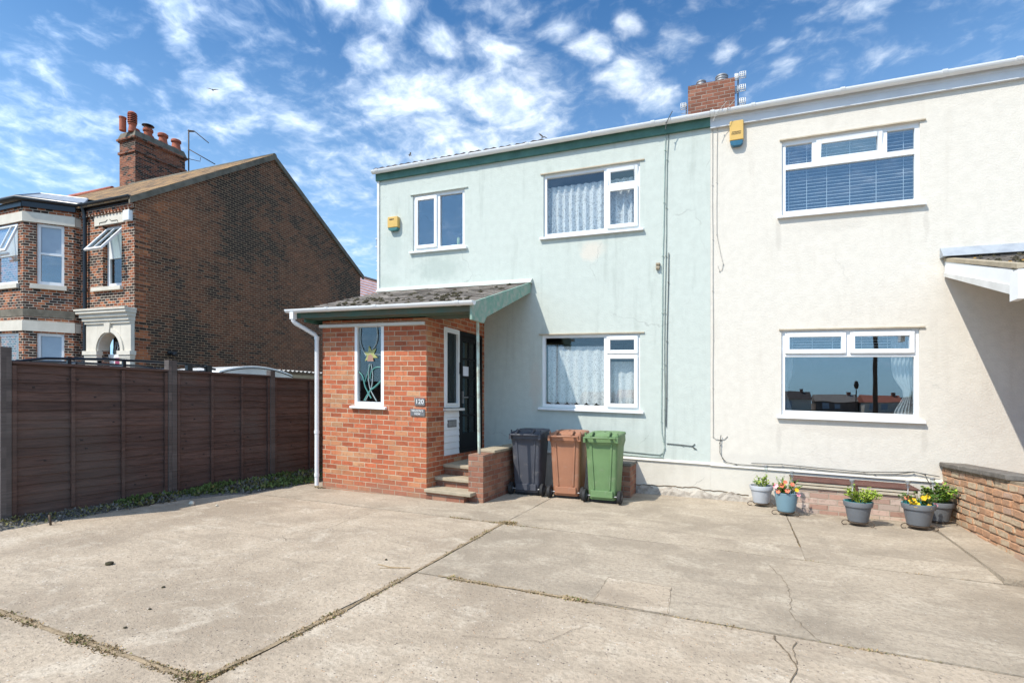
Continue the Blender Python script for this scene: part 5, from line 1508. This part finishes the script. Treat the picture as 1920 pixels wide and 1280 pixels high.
m = MB(FV); m.prism([(cx_ + .05 + .42 * math.cos(math.pi * i / k), 2.42 + .44 * math.sin(math.pi * i / k)) for i in range(k + 1)], 1, .2, .21); fl = m.build('fanlight', 'glass_dark', vh)
m = MB(FV)
for q in (-.3, -.15, 0, .15, .3):
    m.tube([(cx_ + .05 + q, .195, 2.43), (cx_ + .05 + q * .4 + .15, .195, 2.76)], .006, 4); m.tube([(cx_ + .05 + q, .195, 2.43), (cx_ + .05 + q * .4 - .15, .195, 2.76)], .006, 4)
m.build('glazing_bar', 'white', fl)
m = MB(FV); m.face([(-16.75, .3, .4), (-15.7, .3, .4), (-15.7, .3, 3.1), (-16.75, .3, 3.1)]); m.build('door_recess', 'room_dark', vh, recalc=False)
m = MB(FV); m.box(-15.60, -15.33, -.12, -.002, 6.06, 6.35); tag(m.build('alarm_box', 'white', bevel=.02), 'plain white alarm box high on the Victorian house corner', 'alarm box')
m = MB(); m.box(XG, XG + .06, 10.1, 10.35, 2.45, 2.55); m.tube([(XG, 10.2, 2.5), (XG + .25, 10.2, 2.45)], .05, 8); tag(m.build('wall_lamp', 'black_gutter'), 'small black lamp on the sooty gable wall near the door', 'lamp')

# canted bay
FB = Frame((-18.59, 8.21, 0), (.70711, .70711), (-.70711, .70711)); FF = Frame((0, 8.21, 0)); FR = Frame((-17.77, 0, 0), (0, 1), (-1, 0))
bw = math.hypot(.82, .82)
B1, B2 = (.29, .93, 4.33, 6.08), (.29, .93, 1.0, 2.95)
F1, F2 = (-20.2, -18.88, 4.33, 6.08), (-20.2, -18.83, 1.0, 2.93)
m = MB(FB); wall(m, 0, bw, -.4, 6.62, [B1, B2], .15); m.fr = FF; wall(m, -21, -18.59, -.4, 6.62, [F1, F2], .15); m.fr = FR; wall(m, 9.03, 9.2, -.4, 6.62, [])
bay = m.build('bay_wall', 'brick_front', vh, recalc=False)
m = MB(FB); m.box(-.01, bw + .02, -.012, .06, 3.40, 3.62); m.fr = FF; m.box(-21, -18.59, -.012, .06, 3.40, 3.62); m.build('brick_band', 'cement', bay)
for z0, z1 in ((6.09, 6.36), (2.99, 3.28)):
    m = MB(FB); m.box(-.015, bw + .03, -.03, .1, z0, z1); m.fr = FF; m.box(-21, -18.575, -.03, .1, z0, z1); m.fr = FR; m.box(9.01, 9.2, -.02, .1, z0 + .01, z1 - .01)
    m.build('lintel', 'stone_white', bay)
def bay_win(fr, q, cells, pm, sill=True):
    w = window(vh, fr, *q, cells, name='bay_window', d=.06, t=.07, sill=None, pane_mat=pm)
    if sill:
        m = MB(fr); m.box(q[0] - .12, q[1] + .08, -.07, .06, q[2] - .13, q[2] - .002); m.build('sill', 'stone_white', w, bevel=.006)
    return w
bay_win(FB, B1, [(.37, .85, 4.43, 5.20, 'fix', 0, 'glass_hi'), (.37, .85, 5.26, 6.0, 'fix', 0, 'frosted')], 'glass_hi')
bay_win(FB, B2, [(.37, .85, 1.1, 2.87, 'fix', 0, 'frosted')], 'frosted')
wf = bay_win(FF, F1, [(-20.1, -18.96, 4.43, 5.17, 'fix')], 'glass_hi')
class SashB:
    def __call__(s, u, q, z):
        zz = z - 6.05; return FF(u, .05 + q * math.cos(.35) + zz * math.sin(.35), 6.05 + zz * math.cos(.35) - q * math.sin(.35))
m = MB(SashB()); bars(m, -20.15, -18.90, 5.15, 6.05, .07, -.03, .02); m.box(-19.27, -19.24, -.028, .018, 5.2, 6.0); m.box(-20.1, -18.95, .07, .12, 5.1, 5.16); m.build('sash', 'white', wf)
m = MB(SashB()); m.box(-20.1, -18.95, -.004, .002, 5.2, 6.0); m.build('pane', 'glass_hi', wf)
bay_win(FF, F2, [(-20.1, -18.92, 1.1, 2.85, 'fix')], 'glass')
m = MB()
for q in ([(-21, 9.1, 0), (-18.2, 9.1, 0), (-18.2, 9.1, 6.5), (-21, 9.1, 6.5)],): m.face(q)
m.build('interior', 'room', vh, recalc=False)
# bay gutter and lead roof
m = MB()
def gut_run(pts, r_=.075):
    m.tube(pts, r_, 10)
gut_run([(-21, 8.08, 6.72), (-18.64, 8.08, 6.72), (-17.66, 9.06, 6.72), (-17.5, 9.1, 6.72)])
m.build('bay_gutter', 'black_gutter', bay)
m = MB(FB); m.box(-.02, bw + .05, -.06, -.003, 6.50, 6.66); m.fr = FF; m.box(-21, -18.59, -.06, -.003, 6.50, 6.66); m.build('bay_fascia', 'black_gutter', bay)
m = MB()
a1, a2, a3 = (-21, 8.06, 6.76), (-18.63, 8.06, 6.76), (-17.55, 9.14, 6.76)
b1, b2, b3 = (-21, 8.95, 7.12), (-18.9, 8.75, 7.10), (-17.9, 9.45, 7.06)
m.face([a1, a2, b2, b1]); m.face([a2, a3, b3, b2]); m.face([b1, b2, b3, (-17.9, 10.2, 7.2), (-21, 10.2, 7.2)])
lr = m.build('bay_roof', 'lead', bay, recalc=False)
m = MB(); m.tube([a2, b2], .03, 6); m.tube([b1, b2, b3], .03, 6); m.tube([a3, b3], .03, 6); m.build('lead_roll', 'lead', lr)
# chimney
CX0, CX1, CY0, CY1 = -24.53, -23.46, 14.16, 16.35
m = MB(); m.box(CX0, CX1, CY0, CY1, 9.0, 11.95); vc = m.build('chimney', 'brick_chim', vh)
m = MB()
for o_, z0, z1 in ((.05, 11.42, 11.52), (.04, 11.95, 12.0), (.09, 12.0, 12.08)): m.box(CX0 - o_, CX1 + o_, CY0 - o_, CY1 + o_, z0, z1)
m.build('oversail', 'brick_chim', vc)
m = MB(); m.hexa([(CX0 - .06, CY0 - .06, 12.08), (CX1 + .06, CY0 - .06, 12.08), (CX1 + .06, CY1 + .06, 12.08), (CX0 - .06, CY1 + .06, 12.08), (CX0 + .03, CY0 + .03, 12.36), (CX1 - .03, CY0 + .03, 12.36), (CX1 - .03, CY1 - .03, 12.36), (CX0 + .03, CY1 - .03, 12.36)]); m.build('flaunching', 'cement', vc)
m = MB(); m.box(CX0 - .02, CX1 + .02, CY0 - .02, CY1 + .02, 9.7, 9.98); m.build('flashing', 'lead', vc)
def cpot(x, y, z, prof, mat='terracotta'):
    m = MB(); m.lathe(prof, (x, y, z), 16); m.build('chimney_pot', mat, vc)
roll = [(.17, 0), (.16, .25), (.19, .30), (.19, .36), (.16, .40), (.13, .40), (.11, .1)]
cpot(-24.0, 13.98, 12.3, [(.125, 0), (.125, .52), (.14, .53), (.14, .58), (.1, .58), (.09, .1)])
m = MB(); c3 = (-23.72, 14.2, 12.3); m.mi = 0; m.lathe([(.20, 0), (.165, .33), (.20, .37), (.20, .44), (.16, .46)], c3, 18)
m.mi = 1; m.lathe([(.165, .44), (.165, .92)], c3, 14); m.mi = 0
for k in range(5): m.lathe([(.17, .49 + k * .095), (.235, .47 + k * .095), (.235, .50 + k * .095), (.17, .535 + k * .095)], c3, 18)
m.lathe([(.225, .93), (.20, .98), (.12, 1.03), (.01, 1.05)], c3, 18)
for a in (.5, 2.1, 3.7, 5.2): m.box(c3[0] + .2 * math.cos(a) - .02, c3[0] + .2 * math.cos(a) + .02, c3[1] + .2 * math.sin(a) - .02, c3[1] + .2 * math.sin(a) + .02, c3[2] + .44, c3[2] + .95)
m.v = [Vector((c3[0] + (v.x - c3[0]) * .76, c3[1] + (v.y - c3[1]) * .76, c3[2] + (v.z - c3[2]) * .84)) for v in m.v]
m.build('chimney_pot', ['terracotta', 'black_gutter'], vc)
cpot(-24.2, 14.6, 12.3, roll)
cpot(-23.72, 14.85, 12.3, [(.17, 0), (.16, .3), (.20, .33), (.20, .42), (.17, .45), (.12, .45), (.1, .1)])
m = MB(); m.lathe([(.02, .62), (.22, .60), (.24, .57), (.22, .555), (.02, .56)], (-23.72, 14.85, 12.3), 16); m.lathe([(.012, .4), (.012, .6)], (-23.60, 14.85, 12.3), 6); m.build('cowl', 'black_gutter', vc)
cpot(-24.2, 15.2, 12.3, roll)
cpot(-23.72, 15.5, 12.3, [(.22, 0), (.17, .2), (.16, .36), (.21, .40), (.21, .5), (.16, .54), (.12, .54), (.1, .1)])
cpot(-24.2, 15.75, 12.3, roll)
cpot(-23.72, 16.1, 12.3, [(.26, 0), (.19, .14), (.16, .38), (.21, .42), (.21, .5), (.17, .54), (.12, .54), (.1, .1)])
t = thing('tv_aerial', 'tall pole aerial with two raking arms behind the Victorian chimney', 'aerial', GF_ROOT(-23.43, 16.47)); t.location.z += 10.5
m = MB(); m.tube([(-23.43, 16.5, 10.4), (-23.43, 16.5, 13.45)], .028, 8); m.build('mast', 'iron', t)
m = MB(); m.tube([(-23.43, 16.5, 13.42), (-23.2, 16.6, 13.4), (-22.75, 17.0, 12.95)], .022, 6)
for k in range(5): m.tube([(-23.4 + .03 * k, 16.42, 13.36 - .02 * k), (-23.32 + .03 * k, 16.62, 13.44 - .02 * k)], .01, 5)
m.build('yagi_arm', 'iron', t)
m = MB(); m.tube([(-23.43, 16.5, 12.55), (-22.45, 17.1, 11.95)], .022, 6); m.tube([(-23.43, 16.5, 12.1), (-23.0, 16.75, 12.02), (-22.98, 16.76, 12.2)], .014, 6); m.build('yagi_arm', 'iron', t)

# ------------------------------------------------------------------ things behind the fence
t = thing('white_van', 'white van roof showing over the fence, with a black roof rack', 'van', (-10.3, 5.8, gz(-10)))
m = ML(); m.smooth = False
prof = [(-2.3, .35), (-2.35, .9), (-2.1, 1.15), (-1.45, 1.75), (-1.1, 1.83), (1.8, 1.85), (2.1, 1.75), (2.2, .9), (2.2, .35)]
m.prism([(y, z) for y, z in prof], 0, -.85, .85); vb = m.build('body', 'van', t, bevel=.05)
m = ML(); m.prism([(-1.98, 1.22), (-1.42, 1.70), (-.9, 1.72), (-.9, 1.22)], 0, -.857, .857); m.build('window', 'glass_dark', vb)
for y in (-1.5, 1.4):
    for x in (-.8, .8):
        m = ML(); m.tube([(x - .1, y, .33), (x + .1, y, .33)], .33, 20); m.build('wheel', 'rubber', t)
m = ML()
for x in (-.72, .72):
    m.tube([(x, -1.7, 1.90), (x, -1.3, 1.98), (x, -.4, 2.03), (x, .9, 2.04), (x, 1.5, 1.97)], .022, 8)
    m.tube([(x, -1.5, 1.9), (x, 1.4, 1.91)], .018, 6)
    for y in (-1.0, -.2, .6, 1.3): m.box(x - .02, x + .02, y - .025, y + .025, 1.84, 2.03)
for y in (-1.5, -.9, -.2, .6, 1.3): m.tube([(-.72, y, 1.93), (.72, y, 1.93)], .016, 6)
for y in (.95, 1.35): m.box(.68, .76, y - .05, y + .05, 1.86, 2.04)
m.build('roof_rack', 'black_gutter', t)
t = thing('white_trailer', 'white curved caravan roof beyond the fence, in front of the gable', 'caravan', (-11.0, 8.75, gz(-11)))
m = ML(); k = 12
pr = [(-1.0, .45)] + [(-1.0 + 2.0 * i / k, 1.92 + .20 * math.sin(math.pi * (i + .6) / (k + 1.2)) ** .8) for i in range(k + 1)] + [(1.0, .45)]
m.prism(pr, 0, -.95, .95); cb = m.build('body', 'van', t, bevel=.02)
m = ML(); m.tube([(.956, y, z - .05) for y, z in pr[1:-1]], .010, 6); m.build('trim', 'black_gutter', cb)
for x in (-.9, .9): m = ML(); m.tube([(x - .08, 0, .3), (x + .08, 0, .3)], .3, 18); m.build('wheel', 'rubber', t)
t = thing('lean_to', 'low lean-to with corrugated roof edge against the sooty gable', 'shed', (-12.5, 10.6, gz(-12)))
m = ML(); rows = []
for q in range(2):
    rows.append([(1.55 - 1.7 * q, -1.0 + i * .03, 2.10 + .04 * q + .022 * math.sin(i * 1.26)) for i in range(110)])
m.grid(rows); m.grid([[(x, y, z + .012) for x, y, z in r_] for r_ in rows]); m.build('roof_sheet', 'corrugated', t, recalc=False)
m = ML(); m.box(1.4, 1.5, -1.55, 1.6, 1.93, 2.02); m.box(1.4, 1.46, -1.55, 1.6, 0, 1.93); m.build('timber_front', 'step', t)
t = thing('distant_house', 'far house with pinkish ribbed tile roof between gable and mint house', 'house', (-19.6, 27.5, fz(-19.6)))
m = MB()
zz = lambda x: 8.26 - (x + 20.4) * .30
rows = 14
for k in range(rows):
    a, b = k / rows, (k + .96) / rows
    P_ = lambda x, s_, h_: (x, 26 - 1.6 * s_, zz(x) - 2.2 * s_ + h_)
    m.hexa([P_(-23, a, 0), P_(-17, a, 0), P_(-17, b, .05), P_(-23, b, .05), P_(-23, a, .03), P_(-17, a, .03), P_(-17, b, .12), P_(-23, b, .12)])
dr = m.build('roof', 'pink_tile', t)
m = MB(); m.tube([(-23, 26, zz(-23) + .05), (-17, 26, zz(-17) + .05)], .09, 8); m.build('ridge_tiles', 'tile_dark', dr)
m = MB(); m.box(-22.8, -17.2, 24.6, 29, 0, 5.2); m.build('wall', 'far_dark', t)

# gulls
def gull(x, y, z, s_, rz, label):
    t = thing('gull', label, 'bird', (x, y, z), None, rz)
    m = ML(); m.lathe([(.01, -.22), (.06, -.12), (.08, 0), (.06, .12), (.045, .17), (.05, .2), (.01, .26)], (0, 0, 0), 8)
    m.v = [Vector((v.x * s_, v.z * s_, v.y * s_)) for v in m.v]
    for sg in (-1, 1):
        q = [(sg * .05, .1, .03), (sg * .32, .16, .16), (sg * .68, -.02, .10), (sg * .34, -.02, .14), (sg * .05, -.08, .03)]
        m.face([Vector(p_) * s_ for p_ in q]); m.face([Vector((p_[0], p_[1], p_[2] - .015)) * s_ for p_ in q])
    m.build('gull_body', 'gull', t, recalc=False)


gull(-52.9, 40.0, 35.6, .95, R(40), 'pale gull in the sky above the Victorian house roof')
gull(-27.2, 40.0, 23.7, .7, R(-50), 'small gull against the cloud above the mint house eaves')
gull(-14.4, 40.0, 22.8, .85, R(70), 'gull in the sky just over the mint house gutter')

# ------------------------------------------------------------------ across the street (seen only as reflections)
m = MB(); m.tube([(4.7, -6.0, gz(4.7) - .1), (4.72, -6.0, 8.2)], .085, 12, .06); tag(m.build('street_pole', 'iron', fall=False), 'tall dark pole by the road, mirrored in the lower cream window', 'pole')
m = MB(); m.tube([(10.2, -40, -.3), (10.2, -40, 2.6)], .05, 8)
m.lathe([(.02, 2.62), (.14, 2.75), (.19, 3.0), (.12, 3.25), (.02, 3.32)], (10.2, -40, 0), 12); tag(m.build('street_lamp', 'iron', fall=False), 'small lamp post across the road, mirrored in the lower cream window', 'lamp')
random.seed(9)
ORD = ('first', 'second', 'third', 'fourth', 'fifth', 'sixth', 'seventh', 'eighth', 'ninth', 'tenth', 'eleventh', 'twelfth')
x = -34
for i in range(12):
    w = random.uniform(5.5, 9); h_ = random.uniform(2.5, 3.5); y = -98 + jit(4); x += w / 2 + random.uniform(.2, 1.6)
    t = thing('far_house', 'low house across the street, %s of the row counted from the end by the fence' % ORD[i], 'house', (x, y, gz(x)), 'houses across the street')
    m = ML(); m.box(-w / 2, w / 2, -3, 3, -.2, h_ * .62); m.build('wall', random.choice(('far_dark', 'stone_white', 'brick_stepwall')), t)
    m = ML(); m.prism([(-3.3, h_ * .6), (3.3, h_ * .6), (0, h_ * 1.08)], 0, -w / 2 - .2, w / 2 + .2); rf = m.build('roof', random.choice(('tile_dark', 'tile_grey', 'terracotta')), t)
    m = ML(); m.box(w * .3, w * .3 + .6, -.4, .4, h_ * .9, h_ * 1.28); m.build('chimney', 'brick_stepwall', rf)
    for q in (-.3, .0):
        m = ML(); m.box(w * q - .5, w * q + .5, 2.98, 3.05, h_ * .15, h_ * .5); m.build('window', 'frosted', t)
    x += w / 2
for i, (x, y, hh) in enumerate(((-6, -80, 4.6), (1.5, -84, 3.6), (27, -86, 4.2))):
    t = thing('street_tree', ('rounded tree across the street, tallest of the three', 'small tree across the street, beside the tallest one', 'tree standing alone across the street beyond the road lamp')[i], 'tree', (x, y, gz(x)), 'trees across the street')
    m = ML(); m.tube([(0, 0, 0), (.1, 0, hh * .5), (.05, .1, hh * .8)], .16, 8, .05); m.build('trunk', 'far_dark', t)
    m = ML()
    for k in range(420):
        a, b_, rr = random.uniform(0, 6.28), random.uniform(-1, 1), random.random() ** .4 * hh * .32
        leaf(m, (rr * math.cos(a) * (1 - b_ * b_) ** .5, rr * math.sin(a) * (1 - b_ * b_) ** .5, hh * .66 + rr * b_), random.uniform(0, 6.28), random.uniform(-.5, .8), .35, .14)
    m.build('crown', 'leaf_green', t, recalc=False)
